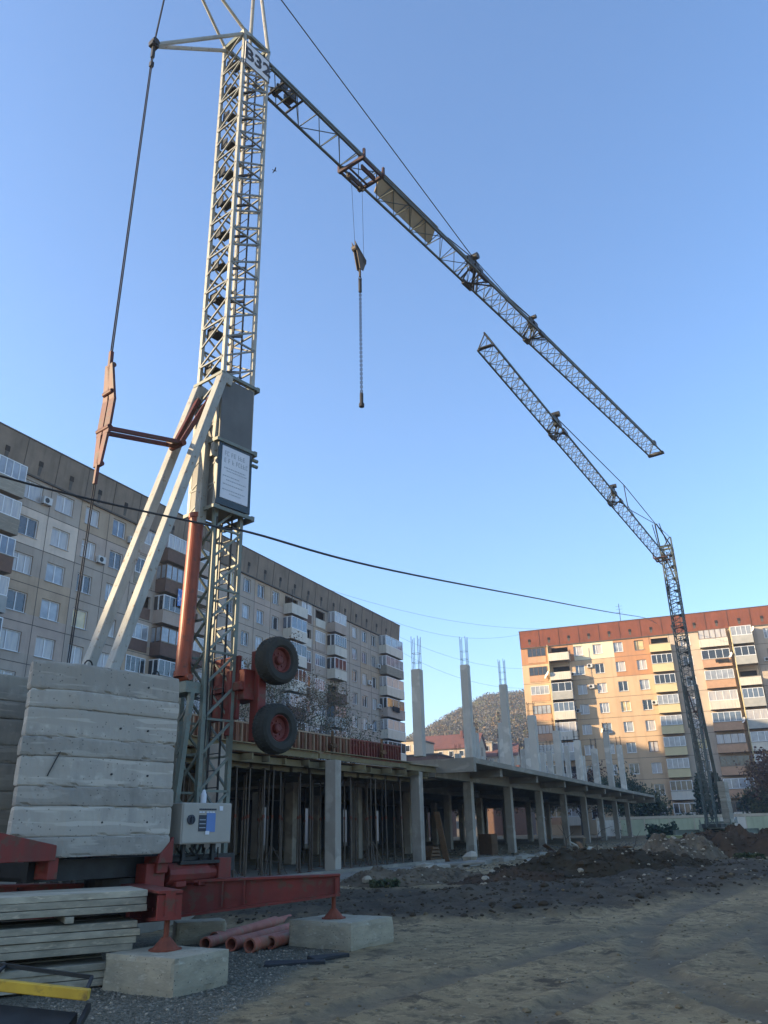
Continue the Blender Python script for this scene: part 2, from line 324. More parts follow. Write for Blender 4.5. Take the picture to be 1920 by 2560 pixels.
def ground_material(m):
    n=m.node_tree.nodes; L=m.node_tree.links; b=n['Principled BSDF']; b.inputs['Roughness'].default_value=.95; b.inputs['Specular IOR Level'].default_value=.2
    tc=n.new('ShaderNodeTexCoord'); co=tc.outputs['Object']
    def noi(sc,det=8,r=.65,vec=co):
        t=n.new('ShaderNodeTexNoise'); t.inputs['Scale'].default_value=sc; t.inputs['Detail'].default_value=det; t.inputs['Roughness'].default_value=r; L.new(vec,t.inputs['Vector']); return t.outputs['Fac']
    def rg(f,lo,hi):
        r=n.new('ShaderNodeMapRange'); r.inputs['From Min'].default_value=lo; r.inputs['From Max'].default_value=hi; L.new(f,r.inputs['Value']); return r.outputs[0]
    def mix(f,a,bb):
        x=n.new('ShaderNodeMix'); x.data_type='RGBA'; L.new(f,x.inputs[0])
        for i,v in ((6,a),(7,bb)):
            if isinstance(v,tuple): x.inputs[i].default_value=(*v,1)
            else: L.new(v,x.inputs[i])
        return x.outputs[2]
    mp=n.new('ShaderNodeMapping'); mp.inputs['Rotation'].default_value=(0,0,R(-35)); mp.inputs['Scale'].default_value=(.8,1.1,1); L.new(co,mp.inputs[0])
    dirt=mix(rg(noi(.9,8,.6,mp.outputs[0]),.38,.66),(0.348,0.251,0.13),(0.219,0.16,0.086))
    dirt=mix(rg(noi(6),.5,.75),dirt,(0.374,0.279,0.151))
    dirt=mix(rg(noi(2.3,6),.58,.7),dirt,(0.0903,0.0675,0.0384))
    mp2=n.new('ShaderNodeMapping'); mp2.inputs['Rotation'].default_value=(0,0,R(-38)); mp2.inputs['Scale'].default_value=(1,1,1); L.new(co,mp2.inputs[0])
    dirt=mix(rg(noi(3.2,12,.78,mp2.outputs[0]),.50,.60),dirt,(0.129,0.097,0.056))
    dirt=mix(rg(noi(5.5,12,.75,mp2.outputs[0]),.54,.66),dirt,(0.439,0.326,0.181))
    dirt=mix(rg(noi(.9,10,.75,mp2.outputs[0]),.57,.62),dirt,(0.0963,0.0722,0.0436))
    dirt=mix(rg(noi(.35,6,.65),.50,.66),dirt,(0.194,0.144,0.0808))
    mud=mix(rg(noi(1.1),.4,.65),(.095,.074,.048),(.045,.036,.025)); mud=mix(rg(noi(7),.58,.75),mud,(.12,.097,.065))
    vo=n.new('ShaderNodeTexVoronoi'); vo.inputs['Scale'].default_value=42; L.new(co,vo.inputs['Vector'])
    sp_=n.new('ShaderNodeSeparateColor'); L.new(vo.outputs['Color'],sp_.inputs[0])
    grav=mix(sp_.outputs[0],(.075,.069,.048),(.22,.2,.145))
    a1=n.new('ShaderNodeAttribute'); a1.attribute_name='mud'; a2=n.new('ShaderNodeAttribute'); a2.attribute_name='gravel'
    a3=n.new('ShaderNodeAttribute'); a3.attribute_name='rut'; dirt=mix(a3.outputs['Fac'],dirt,(.15,.122,.083))
    col=mix(a2.outputs['Fac'],dirt,grav); col=mix(a1.outputs['Fac'],col,mud)
    L.new(col,b.inputs['Base Color'])
    bu=n.new('ShaderNodeBump'); bu.inputs['Strength'].default_value=.9; bu.inputs['Distance'].default_value=.05
    ad=n.new('ShaderNodeMath'); ad.operation='ADD'; L.new(noi(16,8,.7),ad.inputs[0])
    mu=n.new('ShaderNodeMath'); mu.operation='MULTIPLY'; L.new(vo.outputs['Distance'],mu.inputs[0]); L.new(a2.outputs['Fac'],mu.inputs[1]); L.new(mu.outputs[0],ad.inputs[1])
    L.new(ad.outputs[0],bu.inputs['Height']); L.new(bu.outputs[0],b.inputs['Normal'])
ground_material(gmat)
g=gm.build('ground',gmat,smooth=True,kind='structure')
for nm,arr in (('mud',mudv),('gravel',grv),('rut',rutv)):
    at=g.data.attributes.new(nm,'FLOAT','POINT'); at.data.foreach_set('value',arr)

# loose stones and clods: nobody could count them
def rock(mb,c,r,m,rr,sub=1):
    # irregular squashed polyhedron
    q=[(1,1,1),(-1,-1,1),(-1,1,-1),(1,-1,-1),(1.2,0,0),(-1.2,0,0),(0,1.2,0),(0,-1.2,0),(0,0,1.1),(0,0,-.9)]
    pts=[Vector(p)*r*rr.uniform(.5,1.0)*Vector((1,1,1)).length/1.9 for p in q]
    b=len(mb.v); a=rr.uniform(0,6.3); ca,sa=math.cos(a),math.sin(a)
    ring=[]
    k=6
    for lvl,(h,rad) in enumerate(((-.35,.75),(.15,1.0),(.55,.6))):
        for i in range(k):
            t=2*math.pi*i/k+a; q2=r*rad*rr.uniform(.75,1.15)
            mb.v.append((c[0]+q2*math.cos(t),c[1]+q2*math.sin(t),c[2]+h*r*rr.uniform(.8,1.2)))
    mb.v.append((c[0]+r*.1,c[1],c[2]+r*.72)); top=b+3*k
    for l in range(2):
        for i in range(k):
            j=(i+1)%k; mb.f.append((b+l*k+i,b+l*k+j,b+(l+1)*k+j,b+(l+1)*k+i)); mb.m.append(m)
    for i in range(k):
        mb.f.append((b+2*k+i,b+2*k+(i+1)%k,top)); mb.m.append(m)
st=MB(); rs=random.Random(3)
M['stone1']=mat('stone_grey',(0.216,0.191,0.145),(0.126,0.112,0.0858),9,.9,spec=.2); M['stone2']=mat('clod_brown',(0.198,0.144,0.0816),(0.11,0.0846,0.0492),9,.95,spec=.1); M['stone3']=mat('stone_pale',(0.38,0.32,0.228),(0.266,0.224,0.162),9,.9,spec=.2)
M['mudc']=mat('mud_clod',(0.0648,0.0486,0.0317),(0.0389,0.0306,0.0198),5,.95,bump=.01,spec=.1)
for i in range(9000):
    y=rs.uniform(7.2,14); x=rs.uniform(-4,1.2)
    if gravmask(x,y)<.4: continue
    r=rs.uniform(.006,.022); rock(st,(x,y,ground_z(x,y)),r,0 if rs.random()<.9 else 2,rs)
tag(st.build('gravel',[M['stone1'],M['stone2'],M['stone3']]),'blue grey gravel spread round the crane pads','gravel',kind='stuff')
st=MB()
for i in range(2600):
    y=7+34*rs.random()**1.3; x=rs.uniform(-1.5,.55*y)
    if mudmask(x,y)>.5: continue
    r=rs.uniform(.004,.013)*(1+.05*y)*(2.6 if rs.random()<.04 else 1); rock(st,(x,y,ground_z(x,y)),r,1 if rs.random()<.75 else (0 if rs.random()<.7 else 2),rs)
for i in range(5200):
    y=rs.uniform(16.5,36); x=rs.uniform(-4,13)
    if mudmask(x,y)<.35: continue
    r=rs.uniform(.012,.05)*(2.4 if rs.random()<.08 else 1); rock(st,(x,y,ground_z(x,y)),r,3 if rs.random()<.95 else 1,rs)
for i in range(4500):
    y=rs.uniform(22,60); x=rs.uniform(-2,22)
    r=rs.uniform(.02,.07); rock(st,(x,y,ground_z(x,y)),r,rs.choice((0,0,1,3,2)),rs)
tag(st.build('loose_soil',[M['stone1'],M['stone2'],M['stone3'],M['mudc']]),'loose clods and pebbles scattered over the site dirt','soil',kind='stuff')

def heap(name,cx,cy,rx,ry,h,rot,m,label,seed,pale=0.04,n=42):
    mb=MB(); z0=gbase(cx,cy)-.08
    for j in range(n+1):
        for i in range(n+1):
            u=i/n*2-1; v=j/n*2-1; d=math.sqrt(u*u+v*v)
            px=u*rx; py=v*ry
            hh=h*max(0,1-d*d)**.8*(1+1.0*fbm(px+seed,py,1.1))+ (.22*fbm(px+seed,py,2.4)+.10*fbm(px,py+seed,7))*max(0,min(1,(1-d)*4))
            mb.v.append((px,py,hh if d<1 else -.15))
    for j in range(n):
        for i in range(n):
            a=j*(n+1)+i; mb.f.append((a,a+1,a+n+2,a+n+1)); mb.m.append(0)
    rr=random.Random(seed)
    for k in range(int(1500*rx*ry/6)):
        u=rr.uniform(-1,1);v=rr.uniform(-1,1);d=math.hypot(u,v)
        if d>.97: continue
        px=u*rx;py=v*ry
        hh=h*max(0,1-d*d)**.8*(1+1.0*fbm(px+seed,py,1.1))+.22*fbm(px+seed,py,2.4)*max(0,min(1,(1-d)*4))
        rock(mb,(px,py,hh),rr.uniform(.012,.06)*(2.8 if rr.random()<.06 else 1),1 if rr.random()<pale else 0,rr)
    o=mb.build(name,[m,M['stone3']]); o.location=(cx,cy,z0); o.rotation_euler=(0,0,rot)
    return tag(o,label,'soil heap','heaps of dug soil along the frame')
M['heap1']=mat('dug_earth',(0.0544,0.0394,0.0229),(0.0327,0.0251,0.0156),1.6,.95,bump=.03,bscale=9,spec=.1)
M['heap2']=mat('brown_earth',(0.0798,0.0519,0.0323),(0.0479,0.0331,0.0223),1.6,.95,bump=.03,bscale=9,spec=.1)
M['heap3']=mat('rubble_earth',(0.157,0.123,0.0826),(0.0785,0.0616,0.043),2.6,.95,bump=.03,bscale=9,spec=.1)
heap('soil_heap',6.3,25.8,4.4,1.8,.58,R(26),M['heap1'],'long low heap of dark dug earth in the middle of the site',11)
heap('soil_heap',3.4,23.6,2.0,.9,.3,R(15),M['heap2'],'small low brown heap left of the long dark heap',53)
heap('soil_heap',9.4,28.6,2.0,1.2,.85,R(20),M['heap3'],'small pale rubbly heap between the two dark earth heaps',23,.35)
heap('soil_heap',13.5,34.5,3.4,1.5,.95,R(-5),M['heap2'],'tall brown earth heap before the yellow base of the distant crane',31)
heap('soil_heap',.6,24.4,2.6,1.2,.35,R(10),M['heap3'],'low grey earth bank below the second ground floor column',47,.06)

# ---------------------------------------------------------------- crane
def lattice(mb,x0,y0,w0,z0,z1,bay,ch,dg,horiz=True,flip=0,faces='nsew',w1=None):
    """square lattice centred on x0,y0"""
    w1=w1 or w0; h=w0/2
    cs=[(-h,-h),(h,-h),(h,h),(-h,h)]
    for (a,b) in cs: mb.beam((x0+a,y0+b,z0),(x0+a,y0+b,z1),ch,ch,0,up=(0,1,0))
    n=max(1,int(round((z1-z0)/bay))); bz=(z1-z0)/n; g=ch*.35
    for k in range(n):
        za=z0+k*bz; zb=za+bz
        for fi in range(4):
            p=cs[fi]; q=cs[(fi+1)%4]
            ox=(p[0]+q[0])/2; oy=(p[1]+q[1])/2; L=math.hypot(ox,oy); ox*=g/L; oy*=g/L
            P=lambda c,z:(x0+c[0]+ox,y0+c[1]+oy,z)
            mb.beam(P(p,za),P(q,zb),dg,dg,1)
            if horiz and (k+fi)%2==0: mb.beam(P(p,za),P(q,za),dg,dg,1)
def wheel(parent,c,axis,r=.5,wd=.34):
    t=MB()
    hw=wd/2
    prof=[(r*.52,hw*.75),(r*.6,hw*1.0),(r*.82,hw*1.04),(r*.94,hw*.88),(r*.99,hw*.55),(r,0),(r*.99,-hw*.55),(r*.94,-hw*.88),(r*.82,-hw*1.04),(r*.6,-hw),(r*.52,-hw*.75)]
    t.lathe(prof,axis,(0,0,0),40)
    # tread lugs
    d=Vector(axis).normalized(); a=Vector((0,0,1)); x=d.cross(a).normalized(); y=d.cross(x)
    for i in range(36):
        th=2*math.pi*(i+.5)/36
        for sgn in(-1,1):
            th2=th+(.06*sgn)
            rad=(x*math.cos(th2)+y*math.sin(th2)); 
            t.beam(rad*(r*.982)+d*sgn*hw*.1,rad*(r*.915)+d*sgn*hw*.9,.035,.022)
    w_=empty('wheel',c); w_.parent=parent
    ty=t.build('tyre',M['tyre'],w_,smooth=False)
    k=MB(); k.lathe([(r*.53,hw*.75),(r*.5,hw*.8),(r*.47,hw*.7),(r*.45,hw*.3),(r*.2,hw*.15),(r*.17,hw*.55),(r*.1,hw*.65),(.001,hw*.65)],axis,(0,0,0),28)
    k.lathe([(r*.53,-hw*.75),(r*.47,-hw*.7),(r*.45,-hw*.3),(r*.2,-hw*.1),(.001,-hw*.1)],axis,(0,0,0),28)
    for i in range(8):
        th=2*math.pi*i/8; rad=(x*math.cos(th)+y*math.sin(th)); k.tube(rad*r*.3+d*hw*.1,rad*r*.3+d*hw*.32,.022,6)
    k.build('rim',M['rim'],w_,smooth=False)
    return w_
def poly_rope(mb,pts,r,n=6):
    for i in range(len(pts)-1): mb.tube(pts[i],pts[i+1],r,n,cap=False)
def text_plate(name,body,size,mtl,parent,loc,rot,extr=.002,align='CENTER',spacing=1.0):
    cu=bpy.data.curves.new(name,'FONT'); cu.body=body; cu.size=size; cu.extrude=extr; cu.align_x=align; cu.align_y='CENTER'; cu.space_character=spacing; cu.offset=size*.03
    o=bpy.data.objects.new(name+'_c',cu); S.collection.objects.link(o)
    bpy.context.view_layer.update()
    me=bpy.data.meshes.new_from_object(o); bpy.data.objects.remove(o)
    m=bpy.data.objects.new(name,me); S.collection.objects.link(m); me.materials.clear(); me.materials.append(mtl)
    m.parent=parent; m.location=loc; m.rotation_euler=rot
    return m

FH1,FH2,FMS,FMZ=14.4,25.2,11.2,22.4     # knuckles and stay knee of the distant crane's jib
def slew_crane(name,loc,yaw,label,group,main,jib_yaw,jib_s=30.2,scale=1.0,pads=None,arm_z=.9,jz=20.8):
    """bottom-slewing crane; local x along the jib side, y to its left"""
    root=empty(name,loc,R(90)-yaw,label,'tower crane',group,scale)
    green=M['steel_gr'] if not main else M['steel_gr']
    chord=M['steel_lt'] if main else M['jibp']
    web=M['lat'] if main else M['jibp']
    # ---- chassis
    mb=MB(); mb.prism([(.75*math.cos(t),.75*math.sin(t)) for t in [R(i*15) for i in range(24)]],.55,.95)
    mb.build('chassis_hub',M['steel_dk'],root)
    for (px,py) in pads:
        m1=MB(); d=Vector((px,py,0)); L=d.length; d/=L; s=Vector((-d.y,d.x,0))
        # welded I-shaped arm: flanges and web, tapering to the foot
        P0=d*.5; P1=d*(L-.02)
        for (za,zb,zc,zd,ww) in ((.98,1.02,1.02,1.05,.3),(.45,.49,.72,.76,.3),(.49,.98,.76,1.02,.12)):
            m1.hexa([P0-s*ww/2+Vector((0,0,za)),P1-s*ww/2+Vector((0,0,zc)),P1+s*ww/2+Vector((0,0,zc)),P0+s*ww/2+Vector((0,0,za)),
                     P0-s*ww/2+Vector((0,0,zb)),P1-s*ww/2+Vector((0,0,zd)),P1+s*ww/2+Vector((0,0,zd)),P0+s*ww/2+Vector((0,0,zb))])
        for t in (.45,.55,.98):
            q=d*(L*t); zb=lerp(.5,.76,t); m1.beam(q-s*.15+Vector((0,0,(zb+1.0)/2)),q+s*.15+Vector((0,0,(zb+1.0)/2)),.02 if t<.9 else .06,1.0-zb,0)
        for t in (.2,.3,.5,.6,.7,.8,.9):
            q=d*(L*t); 
            for sg in (-1,1): m1.tube(q+s*.06*sg+Vector((0,0,lerp(.5,.78,t)+.08)),q+s*.085*sg+Vector((0,0,lerp(.5,.78,t)+.08)),.022,6)
        arm=m1.build('outrigger_arm',M['red'] if main else M['steel_gr'],root)
        m2=MB(); q=d*(L-.12)
        m2.tube(q+Vector((0,0,.5)),q+Vector((0,0,.78)),.035,8); m2.tube(q+Vector((0,0,.40)),q+Vector((0,0,.53)),.17,12,0,.05)
        m2.prism([(q.x+.2*math.cos(R(i*30)),q.y+.2*math.sin(R(i*30))) for i in range(12)],.375,.405)
        m2.build('jack_foot',M['rust'],arm)
    mb=MB(); mb.prism([(.62*math.cos(R(i*12)),.62*math.sin(R(i*12))) for i in range(30)],.96,1.1); mb.build('slewing_ring',M['steel_dk'],root)
    # ---- revolving platform
    mb=MB()
    mb=MB()
    mb.box(-2.0,1.75,-.62,-.48,1.12,1.40); mb.box(-2.0,1.75,.48,.62,1.12,1.40)
    mb.box(-1.9,1.7,-.48,.48,1.12,1.18); mb.box(1.55,1.75,-.48,.48,1.18,1.38); mb.box(-2.0,-1.85,-.48,.48,1.18,1.38)
    mb.build('platform_frame',M['steel_dk'],root); mb=MB()  # frame coloured near black to paint in the deep shadow below the ballast
    # tail beams carrying the ballast, sloping at the rear end
    for sy in (-1,1):
        y0,y1=(-1.06,-.98) if sy<0 else (.98,1.06); rc=M['red'] if main else M['steel_gr']
        mb=MB(); mb.hexa([(-2.95,y0,1.40),(-1.85,y0,1.40),(-1.85,y1,1.40),(-2.95,y1,1.40),(-2.95,y0,1.83),(-1.85,y0,1.60),(-1.85,y1,1.60),(-2.95,y1,1.83)]); mb.box(-1.9,-1.75,min(sy*.62,sy*.98),max(sy*.62,sy*.98),1.16,1.5); mb.build('tail_beam',rc,root,bevel=.008)
        mb=MB(); mb.hexa([(-.15,y0,1.3),(.12,y0,1.3),(.12,y1,1.3),(-.15,y1,1.3),(-.12,y0,1.42),(.12,y0,1.68),(.12,y1,1.68),(-.12,y1,1.42)]); mb.box(-.1,.1,min(sy*.62,sy*.98),max(sy*.62,sy*.98),1.16,1.4); mb.build('ballast_stop',rc,root,bevel=.008)
    mb=MB(); mb.box(-2.95,-2.8,-.978,.978,1.42,1.55)
    mb.build('tail_crossbeam',M['red'] if main else M['steel_gr'],root,bevel=.008)
    mb=MB(); mb.tube((.2,-.75,1.12),(1.0,-.75,1.12),.17,14); mb.tube((1.0,-.75,1.12),(1.18,-.75,1.12),.12,12); mb.box(.3,.5,-.95,-.72,.94,1.02); mb.box(.75,.9,-.95,-.72,.94,1.02)
    mb.box(1.18,1.45,-.9,-.62,.92,1.34); mb.box(-.25,.1,-.92,-.64,.95,1.3)
    mb.build('slewing_motor',M['red'] if main else M['steel_gr'],root,bevel=.01)
    # ---- ballast: two stacks of slabs either side of the struts
    z=1.44; hs=[.27,.41]*4; rr=random.Random(5)
    poly=[(.05,-1.01),(.05,-.56),(-2.35,-.56),(-2.42,-.80),(-1.75,-1.01)]
    for k,h in enumerate(hs):
        for sgn in (1,-1):
            if not main and sgn>0: continue
            m1=MB(); o_=rr.uniform(-.018,.018); o2=rr.uniform(-.012,.012); e=.0 if k%2 else .015
            pl=[(x+o_,(y-o2-e if y<-.9 else y)*sgn) for x,y in poly]
            if sgn>0: pl=pl[::-1]
            if k==len(hs)-1: pl=[(x if x<-.1 else x,y) for x,y in pl]
            # rings with slightly chipped, uneven arris
            nseg=14; ring=[]
            for i in range(len(pl)):
                a=pl[i]; b=pl[(i+1)%len(pl)]; L=math.hypot(b[0]-a[0],b[1]-a[1]); ns=max(1,int(L/.05))
                ring+=[(lerp(a[0],b[0],t/ns),lerp(a[1],b[1],t/ns)) for t in range(ns)]
            if not main: ring=pl
            cx=sum(p[0] for p in ring)/len(ring); cy=sum(p[1] for p in ring)/len(ring)
            zl=[0,.018,.05,h*.5,h-.05,h-.02,h-.004]; base=len(m1.v)
            for li,zz in enumerate(zl):
                edge=(li in(0,6))*.012+(li in(1,5))*.003
                for p in ring:
                    n1=.010*noise.noise(Vector((p[0]*3+k*9,p[1]*3,zz*4+sgn)))+.006*noise.noise(Vector((p[0]*15,p[1]*15,zz*20+k)))
                    q=edge+(.10*max(0,noise.noise(Vector((p[0]*5,p[1]*5+k*3.7,li*.8+k)))-.27) if li in(0,1,5,6) else 0)
                    dx,dy=p[0]-cx,p[1]-cy; L=math.hypot(dx,dy); 
                    m1.v.append((p[0]+dx/L*(n1-q),p[1]+(1 if dy>0 else -1)*(n1-q),z+zz))
            K=len(ring)
            for li in range(len(zl)-1):
                for i in range(K):
                    j=(i+1)%K; m1.f.append((base+li*K+i,base+li*K+j,base+(li+1)*K+j,base+(li+1)*K+i)); m1.m.append(0)
            m1.f.append(tuple(base+i for i in reversed(range(K)))); m1.m.append(0)
            m1.f.append(tuple(base+(len(zl)-1)*K+i for i in range(K))); m1.m.append(0)
            if k%2==1 and main:
                for x in (-1.2+.04*k,-.35-.03*k):
                    y=-1.018*sgn;  m1.tube((x,y-.004*sgn,z+h*.45),(x,y+.02*sgn,z+h*.45),.016,8,1)
            m1.build('ballast_block',[M['concrete'] if sgn>0 else M['concrete2'],M['steel_dk']],root)
        z+=h+.0
    if main:
        # broken corner lump and lifting hooks on top of the stack
        mb=MB()
        for x in (-1.55,-.3):
            for sy in(-.8,.8):
                pts=[(x+.07*math.cos(R(a)),sy,z+.02+.09*math.sin(R(a))) for a in range(0,181,30)]
                poly_rope(mb,pts,.012)
        mb.build('lifting_hook',M['steel_dk'],root)
    if main:
        mb=MB(); mb.beam((-1.93,-.968,2.86),(-2.0,-.945,2.68),.035,.012); mb.beam((-2.0,-.946,2.68),(-2.06,-.925,2.52),.028,.012); mb.build('crack',M['steel_dk'],root)
        rh_=random.Random(77)
        for i in range(6):      # hoses and cables hanging round the turntable and mast foot
            p=Vector((rh_.uniform(.2,1.2),-.62-.25*rh_.random(),1.5)); q=Vector((rh_.uniform(.9,1.6),-.38,rh_.uniform(1.3,2.4))); pts=[]
            for k in range(9):
                t=k/8; v=p.lerp(q,t); v.z-=.35*4*t*(1-t)*rh_.uniform(.9,1.0); v.y-=.08*math.sin(math.pi*t); pts.append(v)
            mb=MB(); poly_rope(mb,pts,.014 if i%2 else .02,5); mb.build('hose',M['tyre'],root)
        mb=MB(); pts=[Vector((1.13+.02*math.sin(z*2.3),-.375-.02*math.sin(z*1.7),z)) for z in [2.2+.3*i for i in range(19)]]; poly_rope(mb,pts,.014,5); mb.build('cable',M['rope'],root)
    # ---- mast
    cx=1.42
    mb=MB(); lattice(mb,cx,0,.66,1.18,8.0,.62,.085,.04)
    mb.build('lower_mast',[M['steel_gr'],M['steel_gr']] if main else [M['jibp'],M['jibp']],root)
    mb=MB(); lattice(mb,cx,0,.81,7.8,21.35,.5,.082,.036)
    mb.build('upper_mast',[chord,web],root)
    mb=MB()                                     # ladder and rest platforms inside
    for sy in (-.16,.16): mb.beam((cx+.25,sy,1.4),(cx+.25,sy,21.0),.03,.03,up=(0,1,0))
    zz=1.6
    while zz<21: mb.tube((cx+.25,-.16,zz),(cx+.25,.16,zz),.011,5,cap=False); zz+=.3
    mb.build('ladder',M['steel_dk'],root)
    for zz in [11.25+.95*i for i in range(11)]:
        p=MB(); p.box(cx-.3,cx-.05,.02,.33,zz,zz+.03); p.box(cx-.35,cx-.32,.12,.34,zz-.1,zz+.16); p.beam((cx+.1,-.34,zz-.1),(cx-.1,.3,zz+.1),.05); p.build('rest_platform',M['steel_dk'],root)
    # ---- telescoping box and boards on the mast
    if main:
        mb=MB(); mb.box(.98,1.84,-.455,-.43,9.28,10.75); mb.box(.985,1.0,-.43,.40,9.28,10.2); mb.build('mast_cladding',M['panelgr'],root)
        mb=MB(); y=-.46
        mb.box(.98,1.86,-.44,.42,7.84,9.22,0); mb.box(.97,1.87,-.47,-.442,7.84,7.98,1); mb.box(.97,1.06,-.47,-.442,7.984,9.24,1); mb.box(1.80,1.87,-.47,-.442,7.984,9.24,1); mb.box(1.064,1.796,-.47,-.442,9.16,9.24,1)
        tb=mb.build('telescoping_box',[M['panelgr'],M['navy']],root)
        sg=MB(); sg.box(1.066,1.794,-.476,-.452,7.99,9.155); sign=sg.build('site_sign',M['white'],root)
        # notice lettering: two heavy lines of digits and letters, faint lines below
        ln=MB()
        for zz,x0,x1 in ((8.66,1.13,1.70),(8.60,1.2,1.74),(8.48,1.11,1.55),(8.40,1.2,1.72),(8.30,1.12,1.66),(8.18,1.11,1.7),(8.11,1.3,1.6)):
            x=x0
            while x<x1: 
                wd=rr.uniform(.02,.06); ln.box(x,min(x+wd,x1),-.479,-.4762,zz,zz+.022); x+=wd+.015
        ln.build('small_print',M['inklt'],sign)
        hd=MB()
        for zz,x0,x1,hh in ((8.95,1.13,1.66,.1),(8.79,1.13,1.74,.1)):
            x=x0
            while x<x1:
                wd=rr.uniform(.035,.055); kq=rr.randrange(4)
                hd.box(x,x+.014,-.479,-.4762,zz,zz+hh); 
                if kq!=1: hd.box(x+.0142,x+wd,-.479,-.4762,zz+hh-.014,zz+hh)
                if kq!=2: hd.box(x+.0142,x+wd,-.479,-.4762,zz+.04,zz+.054)
                if kq!=3: hd.box(x+.0142,x+wd,-.479,-.4762,zz,zz+.014)
                x+=wd+(.02 if rr.random()<.75 else .06)
        hd.build('heading',M['inklt'],sign)
        mb=MB(); mb.box(1.0,1.84,-.50,-.47,20.15,20.95); hb=mb.build('number_board',M['white'],root)
        bm=MB()
        for (x0,x1,z0,z1) in ((1.0,1.84,20.15,20.18),(1.0,1.84,20.92,20.95),(1.0,1.03,20.18,20.92),(1.81,1.84,20.18,20.92)): bm.box(x0,x1,-.507,-.501,z0,z1)
        bm.build('border',M['navy'],hb)
        text_plate('lettering','B32',.56,M['ink'],hb,(1.42,-.506,20.54),(R(90),0,0),.004,spacing=1.05)
        mb=MB(); mb.beam((.9,-.1,7.45),(.93,-.1,9.4),.17,.17,up=(0,1,0)); mb.beam((.95,-.32,8.9),(1.0,-.36,10.6),.09,up=(0,1,0)); mb.build('guide_column',M['steel_lt'],root)
        mb=MB(); mb.tube((.86,.04,4.5),(.90,.0,7.6),.145,24); mb.tube((.86,.04,4.42),(.86,.04,4.52),.165,24); mb.tube((.9,.0,7.58),(.9,.0,7.68),.165,24); mb.tube((.86,-.2,4.4),(.86,.2,4.4),.06,12)
        mb.build('hydraulic_cylinder',M['orange'],root,smooth=False)
        mb=MB(); mb.box(.7,1.05,-.3,.3,4.1,4.3); mb.beam((.85,-.28,4.1),(.6,-.28,1.4),.09); mb.beam((.85,.28,4.1),(.6,.28,1.4),.09); mb.build('cylinder_bracket',M['steel_gr'],root)
        # green clamps round the joint
        for zz in (9.22,10.8,7.72):
            mb=MB(); mb.box(.94,1.9,-.5,-.46,zz,zz+.07); mb.box(.9,.94,-.5,.46,zz,zz+.07); mb.box(1.9,1.98,-.5,.46,zz-.02,zz+.09); mb.build('clamp_band',M['steel_gr'],root)
        for zz in (8.95,9.08):
            mb=MB(); mb.tube((1.86,-.5,zz),(1.99,-.5,zz),.04,8); mb.build('guide_roller',M['steel_gr'],root)
    # ---- rear struts
    for sy in (-1,1):
        mb=MB(); a=Vector((1.0,sy*.41,10.8)); b=Vector((-.85,sy*.41,4.42)); c=a+(b-a)*1.43
        mb.beam(a,c,.17,.22,0,up=(0,1,0)); mb.beam(a+Vector((-.03,0,-.05)),a+Vector((.2,0,-.1)),.2,.25,0)
        mb.build('rear_strut',chord,root,bevel=.012)
    # ---- red spreader ("spear") and its links on the back rope
    red=M['red_shaded']
    mb=MB()
    for sy in(-.11,.11):
        mb.beam((-1.38,sy*.35,10.1),(-1.30,sy,9.35),.05,.16,0,up=(0,1,0)); mb.beam((-1.30,sy,9.35),(-1.34,sy,8.6),.05,.18,0,up=(0,1,0)); mb.beam((-1.34,sy,8.6),(-1.37,sy*.35,7.96),.05,.14,0,up=(0,1,0))
    for zz,hw in((10.1,.09),(9.5,.14),(8.72,.2),(8.0,.09)): mb.tube((-1.34,-hw,zz),(-1.34,hw,zz),.05,10)
    mb.beam((-1.37,0,10.05),(-1.38,0,10.4),.07); mb.beam((-1.37,0,8.0),(-1.38,0,7.6),.06)
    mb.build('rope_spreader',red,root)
    mb=MB()
    for sy in(-.12,.12):
        mb.beam((-1.3,sy,8.72),(.3,sy,9.04),.06,.075); mb.beam((.28,sy,9.0),(.92,sy*2.2,10.45),.07,.09)
    mb.tube((-1.3,-.17,8.72),(-1.3,.17,8.72),.06,10); mb.tube((.3,-.2,9.02),(.3,.2,9.02),.07,10); mb.beam((.1,0,9.0),(.35,0,9.05),.24,.09)
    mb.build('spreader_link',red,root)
    mb=MB()
    tip=Vector((-1.29,0,18.95)); ra=Vector((-1.0,0,23.0)); fa=Vector((1.6,0,25.0)) if main else Vector((4.4,0,22.4))
    for sy in (-.03,.03): mb.tube(tip+Vector((0,sy,0)),(-1.38,sy,10.4),.014,5,cap=False)
    for sy in (-.03,.03): mb.tube((-1.38,sy,7.6),(-1.45,sy,4.3),.012,5,cap=False)
    mb.tube(tip,ra,.022,5,cap=False); mb.tube(ra,fa,.022,5,cap=False)
    mb.build('back_rope',M['rope'],root)
    mb=MB(); mb.box(-1.38,-1.2,-.08,.08,18.85,19.0); mb.tube(tip+Vector((0,-.1,.03)),tip+Vector((0,.1,.03)),.09,12); mb.beam(tip,tip+Vector((0,0,-.45)),.07); mb.beam(tip+Vector((0,0,-.6)),tip+Vector((0,0,-.75)),.08); mb.build('rope_sheave',M['steel_dk'],root)
    for sy in (-1,1):
        mb=MB(); mb.tube(tip+Vector((.05,sy*.04,0)),(1.05,sy*.38,21.35),.05,8); mb.beam((.95,sy*.38,21.3),(1.15,sy*.40,21.35),.13); mb.build('rear_tie_bar',chord,root)
        mb=MB(); mb.tube((1.05,sy*.40,21.4),ra+Vector((0,sy*.06,0)),.045,8); mb.build('apex_leg',chord,root)
        mb=MB(); mb.tube((1.85,sy*.40,21.4),fa+Vector((0,sy*.05,0)),.05,8); mb.build('apex_leg',chord,root)
